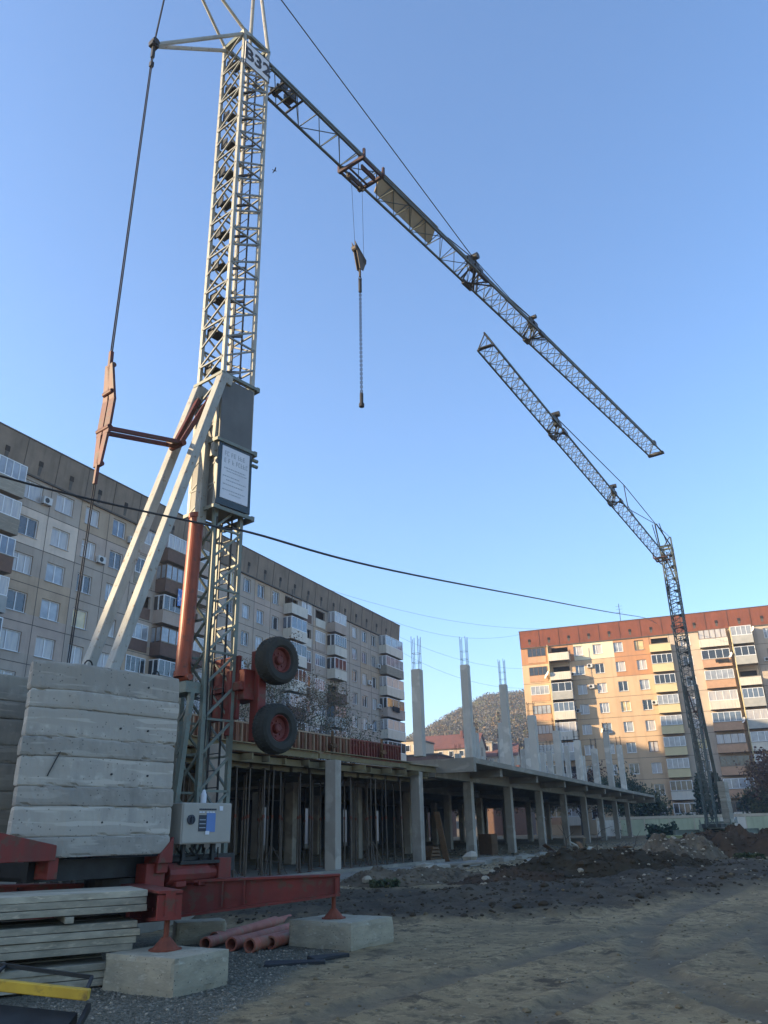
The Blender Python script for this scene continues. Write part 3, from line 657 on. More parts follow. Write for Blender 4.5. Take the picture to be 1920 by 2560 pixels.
    mb=MB(); mb.box(.98,1.1,-.43,.43,21.33,21.47); mb.box(1.76,1.9,-.43,.43,21.33,21.47); mb.box(1.1,1.76,-.43,-.33,21.36,21.46); mb.box(1.1,1.76,.33,.43,21.36,21.46); mb.build('mast_head',M['steel_gr'],root)
    # ---- jib
    J=empty('jib',(1.9,-.11,0),jib_yaw); J.parent=root
    hw=.37; zt=jz+.72
    def section(s0,s1,bay,last=False):
        mb=MB()
        for sy in (-1,1): mb.beam((s0,sy*hw,jz),(s1,sy*hw,jz),.062,.062,0)
        mb.beam((s0,0,zt),(s1,0,zt),.075,.075,0)
        n=int(round((s1-s0)/bay)); b=(s1-s0)/n
        for k in range(n):
            a=s0+k*b
            for sy in(-1,1):
                mb.beam((a,sy*hw,jz),(a+b/2,0,zt),.024); mb.beam((a+b/2,0,zt),(a+b,sy*hw,jz),.024)
            mb.beam((a,-hw,jz),(a,hw,jz),.024); 
            if k%2: mb.beam((a,-hw,jz),(a+b,hw,jz),.02)
            else: mb.beam((a,hw,jz),(a+b,-hw,jz),.02)
        mb.beam((s1,-hw,jz),(s1,hw,jz),.035)
        return mb.build('jib_section',M['jibp'],J)
    H1,H2=(11.1,15.8) if main else (FH1,FH2)
    section(0,H1,.95); section(H1,H2,.62); section(H2,jib_s,.62)
    mb=MB(); mb.tube((.75,-.1,jz+.3),(.75,.28,jz+.3),.1,12); mb.tube((.75,-.13,jz+.3),(.75,-.1,jz+.3),.15,14); mb.tube((.75,.27,jz+.3),(.75,.3,jz+.3),.15,14); mb.box(1.0,1.25,-.12,.16,jz+.16,jz+.38); mb.box(.5,1.35,-.12,-.06,jz+.08,jz+.14); mb.box(.5,1.35,.14,.2,jz+.08,jz+.14); mb.beam((.55,-.37,jz+.05),(.55,.37,jz+.05),.05); mb.beam((1.3,-.37,jz+.05),(1.3,.37,jz+.05),.05); mb.build('trolley_winch',M['steel_dk'],J)
    # trolley
    ts=4.3 if main else 1.6; dt=ts-4.3
    T=empty('trolley',(ts,0,0)); T.parent=J
    mb=MB(); z=jz-.1
    for sx in(-.48,.48): mb.beam((sx,-.50,z),(sx,.50,z),.09,.1)
    for sy in(-.44,.44): mb.beam((-.5,sy,z-.02),(.5,sy,z-.02),.06,.07)
    for sy in(-.5,.5): mb.beam((-.48,sy,z),(-.48,sy,z+.32),.07); mb.beam((.48,sy,z),(.48,sy,z+.32),.07)
    mb.box(-.3,.35,-.28,-.22,z-.18,z); mb.box(-.3,.35,.22,.28,z-.18,z); mb.beam((-.45,.1,z-.05),(.45,.1,z-.05),.05)
    mb.build('trolley_frame',M['trol'],T)
    mb=MB()
    for sx in(-.28,.32): mb.lathe([(.13,-.03),(.13,.03),(.105,.03),(.105,-.03),(.13,-.03)],(0,1,0),(sx,.25,z-.15),16)
    mb.build('sheave',M['steel_dk'],T)
    if True:
        mb=MB(); hk=Vector((4.3,.1,0))
        for sx in(-.26,.28): mb.tube((4.3+sx,.2,jz-.2),(4.3+sx*.75,.12,17.75),.007,4,cap=False)
        mb.build('hoist_rope',M['rope'],J).location.x=dt
        mb=MB(); mb.prism([(0,0)]*3,0,0) if False else None
        # triangular block: two cheek plates with sheaves between
        for sy in(-.07,.05):
            mb.hexa([(4.08,.12+sy,17.85),(4.50,.12+sy,17.35),(4.50,.14+sy,17.35),(4.08,.14+sy,17.85),(4.02,.12+sy,17.95),(4.56,.12+sy,17.55),(4.56,.14+sy,17.55),(4.02,.14+sy,17.95)])
            mb.hexa([(4.25,.12+sy,17.08),(4.4,.12+sy,17.08),(4.4,.14+sy,17.08),(4.25,.14+sy,17.08),(4.03,.12+sy,17.93),(4.55,.12+sy,17.5),(4.55,.14+sy,17.5),(4.03,.14+sy,17.93)])
        mb.tube((4.12,.05,17.75),(4.12,.2,17.75),.1,12); mb.tube((4.45,.05,17.45),(4.45,.2,17.45),.1,12); mb.tube((4.32,.12,17.1),(4.32,.12,16.85),.035,8)
        mb.build('hook_block',M['block'] if main else M['steel_dk'],J).location.x=dt
        mb=MB(); pts=[(4.32+.06*math.cos(R(a)),.12,16.78+.075*math.sin(R(a))) for a in range(90,-200,-30)]; poly_rope(mb,pts,.02); mb.build('hook',M['steel_dk'],J).location.x=dt
    # sign boards on the far side of the jib
    if main:
        mb=MB()
        for i in range(4):
            s0=5.35+i*.8
            for (dy) in (0,):
                top=Vector((0,.05,zt-.03)); bot=Vector((0,hw*.80,jz+.16))
                nrm=Vector((0,.03,.012))
                mb.hexa([Vector((s0,0,0))+bot,Vector((s0+.79,0,0))+bot,Vector((s0+.79,0,0))+bot+nrm,Vector((s0,0,0))+bot+nrm,
                         Vector((s0,0,0))+top,Vector((s0+.79,0,0))+top,Vector((s0+.79,0,0))+top+nrm,Vector((s0,0,0))+top+nrm])
        mb.box(5.3,8.6,-.06,.1,zt+.045,zt+.06)
        mb.build('jib_banner',M['tan'],J)
    # hinge knuckles
    for s0,k in ((H1,1.35),(H2,.9 if main else 1.5)):
        mb=MB()
        for sy in(-1,1): mb.box(s0-.22*k,s0+.22*k,sy*hw-.06,sy*hw+.06,jz-.09,jz+.1); mb.beam((s0-.35*k,sy*hw,jz),(s0,0,zt+.05),.06); mb.beam((s0+.35*k,sy*hw,jz),(s0,0,zt+.05),.06)
        for e in (-.5,-.25,.25,.5):
            mb.beam((s0+e*k,-hw,jz),(s0+e*k*.5,0,zt),.045); mb.beam((s0+e*k,hw,jz),(s0+e*k*.5,0,zt),.045); mb.beam((s0+e*k,-hw,jz-.02),(s0-e*k*.4,hw,jz-.02),.04)
        mb.box(s0-.12,s0+.12,-.16,.16,zt-.22,zt-.02); mb.box(s0-.4*k,s0+.4*k,-.08,.08,zt-.1,zt+.1); mb.tube((s0,-.2,zt+.28*k),(s0,.2,zt+.28*k),.1*k,12); mb.beam((s0-.5*k,0,zt),(s0,0,zt+.3*k),.06); mb.beam((s0+.5*k,0,zt),(s0,0,zt+.3*k),.06)
        mb.build('jib_hinge',M['steel_dk'],J)
    mb=MB(); fl=Vector((-1.9,.11,0))
    if main:
        mb.tube(fa+fl,(11.1,0,zt+.35),.018,5,cap=False); mb.tube((11.1,0,zt+.35),(14.0,0,zt+.12),.016,5,cap=False); mb.tube((14,0,zt+.12),(15.8,0,zt+.22),.03,6)
    else:
        mp_=(FMS,0,FMZ)
        mb.tube(fa+fl,mp_,.028,5,cap=False); mb.tube(mp_,(H2,0,zt+.25),.028,5,cap=False); mb.tube(mp_,(FMS-.3,0,zt+.1),.03,5,cap=False); mb.tube(fa+fl,(H1-3.2,0,zt),.025,5,cap=False)
        for e in (.25,-.25): mb.tube(fa+fl+Vector((0,e,0)),(-.6,e*1.5,zt+.1),.03,5,cap=False)
    mb.tube((9.3,0,zt+.1),(10.9,0,zt+.3),.02,5,cap=False)
    mb.tube((11.4,.1,jz-.05),(15,.1,jz-.3),.006,4,cap=False); mb.tube((15,.1,jz-.3),(jib_s-1.5,.1,jz-.05),.006,4,cap=False)
    mb.tube((.3,0,zt+.08),(11,0,zt+.08),.012,4,cap=False)
    mb.build('jib_stay',M['rope'],J)
    q_=1 if main else .35
    mb=MB(); mb.box(jib_s-.1*q_,jib_s+.15*q_,-hw-.06*q_,hw+.06*q_,jz-.06*q_,jz+.06*q_); mb.tube((jib_s+.1,-.3,jz+.02),(jib_s+.1,.3,jz+.02),.1*q_,10); mb.beam((jib_s,0,zt),(jib_s,-hw,jz),.04); mb.beam((jib_s,0,zt),(jib_s,hw,jz),.04); mb.box(jib_s-.1*q_,jib_s+.2*q_,-.08*q_,.08*q_,zt-.1*q_,zt+.1*q_); mb.build('jib_tip',M['steel_dk'],J)
    # ---- transport axle folded up against the mast, with its wheels
    if main:
        mb=MB(); mb.box(1.80,2.25,-.62,-.1,4.05,4.62); mb.box(2.05,2.25,-.74,-.5,3.3,5.0); mb.beam((1.75,-.3,4.6),(1.75,-.3,3.4),.14,.14,up=(0,1,0)); mb.box(1.78,1.86,-.45,.45,3.7,4.9); mb.beam((1.8,.3,4.3),(1.8,-.6,4.3),.16)
        mb.build('transport_axle',M['red'],root,bevel=.01)
        wheel(root,(2.33,-.93,4.80),(0,-1,0),.465,.34); wheel(root,(2.33,-.93,3.52),(0,-1,0),.465,.34)
        C=empty('control_cabinet',(0,0,0)); C.parent=root
        mb=MB(); mb.box(.27,1.30,-1.02,-.72,1.56,2.19); mb.build('cabinet_body',M['cab'],C,bevel=.012)
        mb=MB(); mb.box(.29,1.28,-1.032,-1.024,1.58,2.17); mb.build('cabinet_door',M['cab'],C,bevel=.003)
        mb=MB(); y0,y1=-1.040,-1.034
        mb.box(.60,.755,y0,y1,1.75,2.0,0); mb.box(.757,.94,y0,y1,1.74,2.03,1); mb.box(1.02,1.09,y0,y1,2.07,2.14,2); mb.box(.74,.82,y0-.004,y0-.001,1.70,1.755,2)
        x=.60
        while x<.93: mb.box(x,x+.028,y0,y1,2.075,2.10,0); x+=.036
        for x in (.60,.66,.75,.81,.87): mb.box(x,x+.05,y0,y1,2.035,2.055,2)
        for zz in (1.8,1.86,1.92): mb.box(.61,.74,y0-.003,y0-.001,zz,zz+.012,3)
        mb.build('label',[M['ink'],M['blue'],M['white'],M['inklt']],C)
        mb=MB(); mb.lathe([(.075,0),(.075,.025),(.05,.03),(.045,.02),(.001,.02)],(0,-1,0),(.44,-1.03,1.93),20); mb.box(.43,.45,-1.07,-1.035,1.88,1.98); mb.build('rotary_switch',M['ink'],C)
        mb=MB(); mb.beam((.5,-.8,1.3),(.5,-.8,1.56),.06); mb.beam((1.1,-.8,1.3),(1.1,-.8,1.56),.06); mb.box(.4,1.2,-.9,-.55,1.26,1.31); mb.tube((.42,-.9,1.44),(.42,-.9,1.56),.03,8)
        mb.build('bracket',M['steel_dk'],C)
        mb=MB(); mb.tube((1.0,-.62,2.19),(1.0,-.62,2.34),.05,10,0); mb.tube((1.0,-.62,2.34),(1.0,-.62,2.42),.05,10,0,.02); mb.build('work_lamp',M['white'],root)
    return root,J
def to_local(P,loc,yaw,scale=1):
    d=Vector(P)-Vector(loc); U=Vector((math.sin(yaw),math.cos(yaw),0)); Lf=Vector((-math.cos(yaw),math.sin(yaw),0))
    return (d.dot(U)/scale,d.dot(Lf)/scale)
C1=U_*8.2+V_*(-12.21)
pad_xy=[(-2.76,10.9),(-.86,14.5),(-5.9,17.3),(-7.9,13.6)]
pads=[to_local((x,y,0),C1,YC) for x,y in pad_xy]
crane1,jib1=slew_crane('tower_crane',C1,YC,'pale grey self-erecting crane with a B32 board, wheels and concrete ballast, nearest the camera','tower cranes on the site',True,R(2.0),pads=pads)
# the chain sling hanging from the near hook
sl_w=crane1.matrix_basis@Matrix.Translation((1.9,-.11,0))@Matrix.Rotation(R(2),4,'Z')@Vector((4.32,.12,0))
mb=MB(); k=0; z=16.72
while z>12.9:
    a=.028 if k%2 else 0; b_=0 if k%2 else .028
    for sx in(-1,1): mb.beam((sl_w.x+sx*a,sl_w.y+sx*b_,z),(sl_w.x+sx*a,sl_w.y+sx*b_,z-.085),.02)
    z-=.07; k+=1
mb.tube((sl_w.x,sl_w.y,12.9),(sl_w.x,sl_w.y,12.55),.05,8); mb.tube((sl_w.x,sl_w.y,12.58),(sl_w.x,sl_w.y,12.48),.075,8); mb.tube((sl_w.x,sl_w.y,16.75),(sl_w.x,sl_w.y,16.3),.05,8)
o=mb.build('chain_sling',M['rope']); tag(o,'long dark chain sling hanging straight down from the crane hook','chain')

# second crane
SC2=.85; top2=Vector((18.62,49.6,0)); tip2=Vector((3.55,23.4,0))
jd=(tip2-top2); jyaw=math.atan2(jd.x,jd.y)
loc2=top2-Vector((math.sin(jyaw),math.cos(jyaw),0))*1.42*SC2+Vector((0,0,gbase(18,49)+.0))
p2=[(2.4,-2.4),(2.4,2.4),(-2.4,2.4),(-2.4,-2.4)]
crane2,jib2=slew_crane('tower_crane',loc2,jyaw,'dark green grey crane far off on the right, its jib pointing back over the site','tower cranes on the site',False,0,jib_s=(jd.length-1.0)/SC2,scale=SC2,pads=p2,jz=20.0)

# ---------------------------------------------------------------- concrete pads
def chipped_block(name,hx,hy,h,m,seed,st=.06):
    mb=MB(); rr=seed*3.1
    nx=max(2,int(2*hx/st)); ny=max(2,int(2*hy/st)); nz=max(2,int(h/st))
    import itertools
    idx={}
    def vid(i,j,k):
        if (i,j,k) in idx: return idx[(i,j,k)]
        x=-hx+2*hx*i/nx; y=-hy+2*hy*j/ny; z=h*k/nz
        e=(i in(0,nx))+(j in(0,ny))+(k in(0,nz))
        n1=noise.noise(Vector((x*3+rr,y*3,z*3)))*.012+noise.noise(Vector((x*11+rr,y*11,z*11)))*.008
        v=Vector((x,y,z-h/2)); d=v.normalized()
        chip=(.012+.035*max(0,noise.noise(Vector((x*5+rr,y*5,z*5)))+.1)) if e>=2 else 0
        p=Vector((x,y,z))+d*(n1-chip); 
        if k==0: p.z=-.02
        idx[(i,j,k)]=len(mb.v); mb.v.append(tuple(p)); return idx[(i,j,k)]
    def face(a,b,c,d): mb.f.append((a,b,c,d)); mb.m.append(0)
    for i in range(nx):
        for j in range(ny): face(vid(i,j,nz),vid(i+1,j,nz),vid(i+1,j+1,nz),vid(i,j+1,nz)); face(vid(i,j,0),vid(i,j+1,0),vid(i+1,j+1,0),vid(i+1,j,0))
    for i in range(nx):
        for k in range(nz): face(vid(i,0,k),vid(i+1,0,k),vid(i+1,0,k+1),vid(i,0,k+1)); face(vid(i,ny,k),vid(i,ny,k+1),vid(i+1,ny,k+1),vid(i+1,ny,k))
    for j in range(ny):
        for k in range(nz): face(vid(0,j,k),vid(0,j,k+1),vid(0,j+1,k+1),vid(0,j+1,k)); face(vid(nx,j,k),vid(nx,j+1,k),vid(nx,j+1,k+1),vid(nx,j,k+1))
    return mb.build(name,m)
for i,(x,y,hx,hy,rz,lab) in enumerate(((-2.76,10.93,.60,.45,-32,'rough concrete pad nearest the camera, under the crane foot at lower left'),
                            (-.86,14.55,.66,.56,-36,'concrete pad by the far end of the long red outrigger beam'),
                            (-5.9,17.3,.55,.45,-30,'concrete pad at the back behind the crane mast'),
                            (-7.9,13.6,.55,.45,-30,'concrete pad on the left behind the ballast'))):
    o=chipped_block('concrete_pad',hx,hy,.385,M['pad'],i+1); o.location=(x,y,0); o.rotation_euler=(0,0,R(rz)); tag(o,lab,'concrete pad','pads under the crane feet')
o=chipped_block('concrete_block',.42,.3,.34,M['pad'],9); o.location=(-3.35,15.3,0); o.rotation_euler=(0,0,R(20)); tag(o,'small concrete block lying behind the nearest crane foot','concrete block')
# orange pipes
pl=[((-3.0,14.9),(-2.1,17.9),.085,0,'orange pipe at the back left of the bundle'),((-2.55,14.0),(-1.55,17.2),.09,0,'orange pipe with open end, left of the two front pipes'),
    ((-2.22,13.75),(-1.15,16.6),.092,0,'front orange pipe of the bundle, beside the concrete pad'),((-3.0,14.2),(-2.35,17.6),.085,0,'orange pipe lying furthest left, half hidden behind the crane foot'),((-1.95,14.15),(-.95,16.9),.085,0,'orange pipe on the right edge of the bundle, nearest the long beam pad')]
for (p,q,r,dz,lab) in pl:
    mb=MB(); ax=Vector((q[0]-p[0],q[1]-p[1],0)); L=ax.length
    mb.lathe([(r,0),(r,L),(r*.84,L),(r*.84,0),(r,0)],ax,(p[0],p[1],r+.01+dz),24); mb.lathe([(r*1.0,0),(r*1.14,0),(r*1.14,.16),(r,.2)],ax,(p[0],p[1],r+.01+dz),24)
    tag(mb.build('sewer_pipe',M['pipe'],smooth=False),lab,'pipe','orange pipes by the crane')
for (x,y,a,l,wd,lab) in ((-1.38,12.5,5,.42,.14,'flat dark scrap board lying on the gravel nearest the pipes'),(-.95,13.05,35,.3,.12,'small dark scrap board beside the far concrete pad')):
    mb=MB(); mb.hexa([(-l,-wd,-.01),(l,-wd*.8,-.01),(l,wd,-.01),(-l,wd,-.01),(-l,-wd,.03),(l,-wd*.8,.05),(l,wd,.04),(-l,wd,.05)])
    o=mb.build('scrap_board',M['steel_dk'],bevel=.01); o.location=(x,y,ground_z(x,y)); o.rotation_euler=(0,0,R(a)); tag(o,lab,'scrap board')

# ---------------------------------------------------------------- timber stacks at lower left
tb=[]; rr=random.Random(12); e0=Vector((-3.62,11.95,0)); dirn=Vector((-math.sin(R(62)),-math.cos(R(62)),0))*1.0
sd_=Vector((dirn.y,-dirn.x,0))
rank={0:'bottom',1:'middle',2:'top'}
zz=0.03
for bundle,(z0,nl,off) in enumerate(((.02,3,.35),(.37,4,.0),(.80,3,-.02))):
    for k in range(nl):
        L=5.2; t=.084; z=z0+k*t+.03*bundle*0
        for c,dy in enumerate((0.0,.62)):
            mb=MB(); st_=rr.uniform(-.06,.06)+off; zj=z+rr.uniform(0,.006)
            p=e0+dirn*st_+sd_*(dy+rr.uniform(-.02,.02))*-1+Vector((0,0,zj)); q=p+dirn*L+Vector((0,0,rr.uniform(-.03,.0)))
            mb.beam(p+Vector((0,0,t/2)),q+Vector((0,0,t/2)),.56,t-.008)
            nth=('lowest','second','third','fourth')[k]
            if k==nl-1 and k>0: nth='uppermost'
            o=mb.build('board',M['wood'],bevel=.004)
            tag(o,f'weathered grey board, {nth} of the {rank[bundle]} stack, {"front" if c==0 else "back"} row','board','weathered boards stacked at lower left')
for (t,z0,z1,lab) in ((.85,.72,.80,'wooden spacer under the top stack, nearest its right end'),(1.75,.72,.80,'wooden spacer under the top stack, second from the right end'),(2.9,.72,.80,'wooden spacer under the top stack, third from the right end'),
                      (1.55,.26,.37,'wooden spacer under the middle board stack, nearer its right end'),(3.2,.26,.37,'wooden spacer under the middle board stack, nearer the camera edge')):
    mb=MB(); c=e0+dirn*t; mb.beam(c-sd_*-.33+Vector((0,0,(z0+z1)/2)),c-sd_*.95+Vector((0,0,(z0+z1)/2)),.1,z1-z0-.012); tag(mb.build('spacer',M['wood']),lab,'spacer','spacers between the board stacks')
# yellow edged steel frame in the very corner
YF=empty('steel_skid',(-3.1,7.5,0),0,'black steel skid with a yellow edge beam and thin rail at the bottom left corner','skid')
mb=MB(); mb.beam((-1.3,-.5,.785),(.75,-.5,.555),.07,.075); mb.build('edge_beam',M['yellow'],YF,bevel=.006)
mb=MB(); mb.beam((-1.3,-.2,.90),(.66,-.2,.63),.025,.03); mb.beam((-.05,-.2,.73),(-.05,-.45,.66),.02); mb.beam((.66,-.2,.63),(.72,-.5,.56),.025); mb.build('guard_rail',M['steel_dk'],YF)
mb=MB(); mb.hexa([(-1.6,-1.6,.0),(.6,-1.3,.0),(.7,-.54,.0),(-1.6,-.54,.0),(-1.6,-1.6,.3),(.6,-1.3,.16),(.7,-.56,.45),(-1.6,-.56,.70)]); mb.beam((.76,-1.3,.05),(.76,-.5,.48),.03,.05); mb.build('skid_body',M['steel_dk'],YF)

# ---------------------------------------------------------------- unfinished concrete frame
KC=-13.59; FZ=.45
M['dark_wall']=mat('deep_shade_wall',(.05,.05,.048),(.03,.03,.03),1,.95)  # blackish colour carries the deep shade under the deck
FR=empty('unfinished_building',G(0,0,0),R(90)-YA,'long unfinished grey concrete frame of columns and one deck along the site','unfinished building')
# local coords: x=a, y=-b
def fy(b): return -b
cols=[5.0,11.7,18.2,24.6,31.7,37.95,44.3,50.6,56.8,63.1,69.3,75.5,81.7]
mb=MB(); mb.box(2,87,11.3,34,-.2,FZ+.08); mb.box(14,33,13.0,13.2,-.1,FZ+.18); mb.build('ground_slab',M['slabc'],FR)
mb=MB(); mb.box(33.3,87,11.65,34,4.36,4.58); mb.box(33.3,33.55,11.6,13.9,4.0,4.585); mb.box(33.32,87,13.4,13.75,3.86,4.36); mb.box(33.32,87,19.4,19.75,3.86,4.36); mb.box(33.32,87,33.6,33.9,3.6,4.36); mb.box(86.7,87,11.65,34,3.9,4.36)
mb.build('deck_slab',M['slabc'],FR)
for a in cols[5:]:
    m1=MB(); m1.box(a-.18,a+.18,11.9,33.5,4.02,4.355); m1.build('cross_beam',M['slabc'],FR)
for bi,b in enumerate((KC,-19.6,-25.6,-31.6)):
    for a in cols:
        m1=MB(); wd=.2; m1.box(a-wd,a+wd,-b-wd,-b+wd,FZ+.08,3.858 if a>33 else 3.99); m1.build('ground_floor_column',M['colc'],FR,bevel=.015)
# brick back wall with openings far under the deck
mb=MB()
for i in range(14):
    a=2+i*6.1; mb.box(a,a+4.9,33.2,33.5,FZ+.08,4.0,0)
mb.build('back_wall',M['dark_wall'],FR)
tops=[8.2,9.45,9.4,8.4,8.05,7.95,7.8,9.75,9.1]
for bi,b in enumerate((KC,-19.6,-25.6)):
    for i,a in enumerate(cols[4:]):
        if a<(0,56,68)[bi]: continue
        t=tops[i] if bi==0 else (8.1+.5*((i*7+bi*3)%3)*.4)
        wd=.2 if i<3 else .24
        if bi==0: b=KC+(.2 if i<3 else 0)
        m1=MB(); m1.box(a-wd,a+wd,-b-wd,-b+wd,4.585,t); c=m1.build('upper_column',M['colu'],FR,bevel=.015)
        rb=MB()
        for sx in(-1,0,1):
            for sy in(-1,1):
                L=1.35 if i<3 else .75
                rb.tube((a+sx*(wd-.05),-b+sy*(wd-.05),t-.05),(a+sx*(wd-.05)+.02*sx,-b+sy*(wd-.05),t+L+.1*((sx*sy)%2)),.012,4)
        for zz in (.3,.7): 
            if bi<2:
                for s0,s1 in (((-1,-1),(1,-1)),((1,-1),(1,1)),((1,1),(-1,1)),((-1,1),(-1,-1))): rb.beam((a+s0[0]*(wd-.05),-b+s0[1]*(wd-.05),t+zz),(a+s1[0]*(wd-.05),-b+s1[1]*(wd-.05),t+zz),.01)
        rb.build('rebar',M['rope'],c)
for k in range(7):
    a=47.5+6.25*k; m1=MB(); t=7.6+.9*((k*5)%3)*.5; m1.box(a-.19,a+.19,16.4,16.8,4.585,t); c=m1.build('upper_column',M['colu'],FR,bevel=.015)
    rb=MB()
    for sx in(-1,1):
        for sy in(-1,1): rb.tube((a+sx*.14,16.6+sy*.15,t-.05),(a+sx*.14,16.6+sy*.15,t+.8),.012,4)
    rb.build('rebar',M['rope'],c)
# near bay: timber deck on props, its edge slightly askew
def nb(a): return 13.6+ (31.0-a)*.085        # y of deck edge
DK=empty('timber_deck',G(0,0,0),R(90)-YA,'yellowish timber formwork deck carried on steel props beside the crane','formwork deck')
mb=MB()
for a0,a1 in ((4,12),(12,20),(20,26),(26,33.2)):
    mb.hexa([(a0,nb(a0)+.1,4.02),(a1,nb(a1)+.1,4.02),(a1,33,4.02),(a0,33,4.02),(a0,nb(a0)+.1,4.06),(a1,nb(a1)+.1,4.06),(a1,33,4.06),(a0,33,4.06)])
mb.build('deck_sheet',M['woodb'],DK)
mb=MB()
for a0,a1,dz in ((4,11,.0),(11.1,17.9,.02),(18,24.4,.0),(24.5,30.9,.03),(30.6,33.2,-.03)):
    mb.beam((a0,nb(a0)-.05,4.15+dz),(a1,nb(a1)-.05,4.15+dz),.1,.2); mb.beam((a0+.2,nb(a0)-.12,4.28+dz),(a1,nb(a1)-.12,4.28+dz),.22,.03)
mb.build('edge_timber',M['ply'],DK)
mb=MB()
for a0,a1 in ((18.3,24),(24.3,30),(29,33.0)): mb.beam((a0,nb(a0)+.25,3.88),(a1,nb(a1)+.25,3.88),.12,.2)
mb.build('ledger_timber',M['ply'],DK)
a=5.0; k=0
while a<33:
    m1=MB(); ex=rnd.uniform(-.35,.1); m1.beam((a,nb(a)+ex,3.90),(a,31,3.90),.08,.18); m1.beam((a,nb(a)+.6,3.72),(a+1.0,nb(a)+.6,3.72),.1,.16); m1.build('joist',M['ply'],DK); a+=1.05
# props
def make_prop(h):
    r=empty('steel_prop',(0,0,0)); 
    mb=MB(); mb.tube((0,0,0),(0,0,h*.55),.034,8); mb.tube((0,0,h*.55),(0,0,h-.02),.026,8); mb.build('tube',M['prop'],r)
    mb=MB(); mb.box(-.07,.07,-.07,.07,0,.012); mb.build('base_plate',M['rust'],r)
    mb=MB(); mb.tube((0,0,h*.53),(0,0,h*.56),.04,8); mb.build('collar',M['rust'],r)
    mb=MB(); mb.box(-.08,.08,-.08,.08,h-.02,h); mb.build('head_plate',M['prop'],r)
    return r
PH=3.62-FZ-.09
P0=make_prop(3.80-.16-.53); first=True; rp=random.Random(4)
for row,dy in enumerate((.45,1.5,2.6,3.9,5.4)):
    a=5.2+.3*row
    while a<32.6:
        stp=rp.uniform(.55,1.25) if row<3 else rp.uniform(1.2,1.9)
        near=min(abs(a-c) for c in cols)
        if near>.45 or abs((nb(a)+dy)-13.6)>.5:
            x=a; y=nb(a)+dy+rp.uniform(-.15,.15)
            W=FR.matrix_basis@Vector((x,y,FZ+.085))
            zone='left of the crane mast' if a<15.5 else ('between mast and first concrete column' if a<24.6 else 'between first and second concrete columns')
            rowl=('front row','second row','third row','fourth row','rear row')[row]
            lab=f'steel prop, {rowl} under the timber deck, {zone}'
            if first: o=P0; first=False
            else: o=dup(P0)
            o.location=W; o.rotation_euler=(rp.uniform(-.012,.012),rp.uniform(-.012,.012),rp.uniform(0,6)); tag(o,lab,'prop','steel props under the timber deck')
        a+=stp
# some leaning tripods
mt=MB()
for i,(a_,dy) in enumerate(((20.5,.5),(22.6,.7),(28.8,.6),(9.5,.6),(7.3,.5))):
    pass
rt=random.Random(9)
for i,(a_,dy,txt) in enumerate(((20.4,.45,'folding tripod round a prop right of the crane mast'),(22.9,.6,'folding tripod between the mast and the first concrete column'),(28.9,.5,'folding tripod in front of the second concrete column'),(8.6,.45,'folding tripod visible under the ballast at the left edge'))):
    W=FR.matrix_basis@Vector((a_,nb(a_)+dy,FZ+.085)); mb=MB()
    for k in range(3):
        t=R(120*k+20*i); mb.tube((.55*math.cos(t),.55*math.sin(t),0),(.03*math.cos(t),.03*math.sin(t),.85),.016,5)
        mb.tube((.3*math.cos(t),.3*math.sin(t),.38),(.3*math.cos(t+2.1),.3*math.sin(t+2.1),.38),.01,4)
    o=mb.build('prop_tripod',M['prop']); o.location=W; tag(o,txt,'tripod','tripods holding the props')
# ribbed steel side shutters standing on the deck edge
def make_panel(L,mt):
    mb=MB(); mb.box(0,L-.02,0,.02,0,.66); 
    n=6
    for i in range(n+1): x=(L-.06)*i/n; mb.box(x,x+.045,-.075,-.002,.005,.655,1 if i%2 else 0)
    mb.box(0,L-.02,-.09,-.076,0,.05,1); mb.box(0,L-.02,-.09,-.076,.61,.66,1)
    return mb.build('shutter_panel',mt)
a=15.2; k=0
names=['leftmost, behind the mast','second from the mast','third from the mast','fourth from the mast','fifth from the mast','sixth from the mast','seventh from the mast','eighth from the mast','ninth from the mast','tenth from the mast','eleventh from the mast','at the right end of the row']
NP=12; Lp=(30.2-15.2)/NP
src={}
for k in range(NP):
    t=0 if k<9 else 1
    mts=[M['formbr'],M['rib']] if t==0 else [M['formred'],M['formred']]
    if t not in src: src[t]=o=make_panel(Lp,mts)
    else: o=src[t].copy(); S.collection.objects.link(o)
    a=15.2+k*Lp; W=FR.matrix_basis@Vector((a,nb(a)-.02,4.24)); o.location=W; o.rotation_euler=(0,0,FR.rotation_euler.z+math.atan(-.085))
    tag(o,f'ribbed {"brown" if t==0 else "rust red"} shutter panel on the deck edge, {names[k]}','shutter panel','ribbed shutter panels along the deck edge')
for (a,lab) in ((21.5,'dark clamp brace on the shutter row nearest the lower wheel'),(25.2,'dark clamp brace in the middle of the shutter row'),(28.6,'dark clamp brace near the red end of the shutter row')):
    mb=MB(); W=FR.matrix_basis@Vector((a,nb(a)-.14,4.28)); mb.beam((0,0,0),(0,0,.75),.07); mb.beam((0,-.0,.1),(-.28,-.1,.28),.05); mb.beam((-.2,-.05,.25),(.25,-.06,.25),.06); mb.box(-.12,.12,-.1,.02,.2,.34)
    o=mb.build('clamp_brace',M['woodb']); o.location=W; o.rotation_euler=(0,0,FR.rotation_euler.z); tag(o,lab,'brace','clamp braces on the shutters')
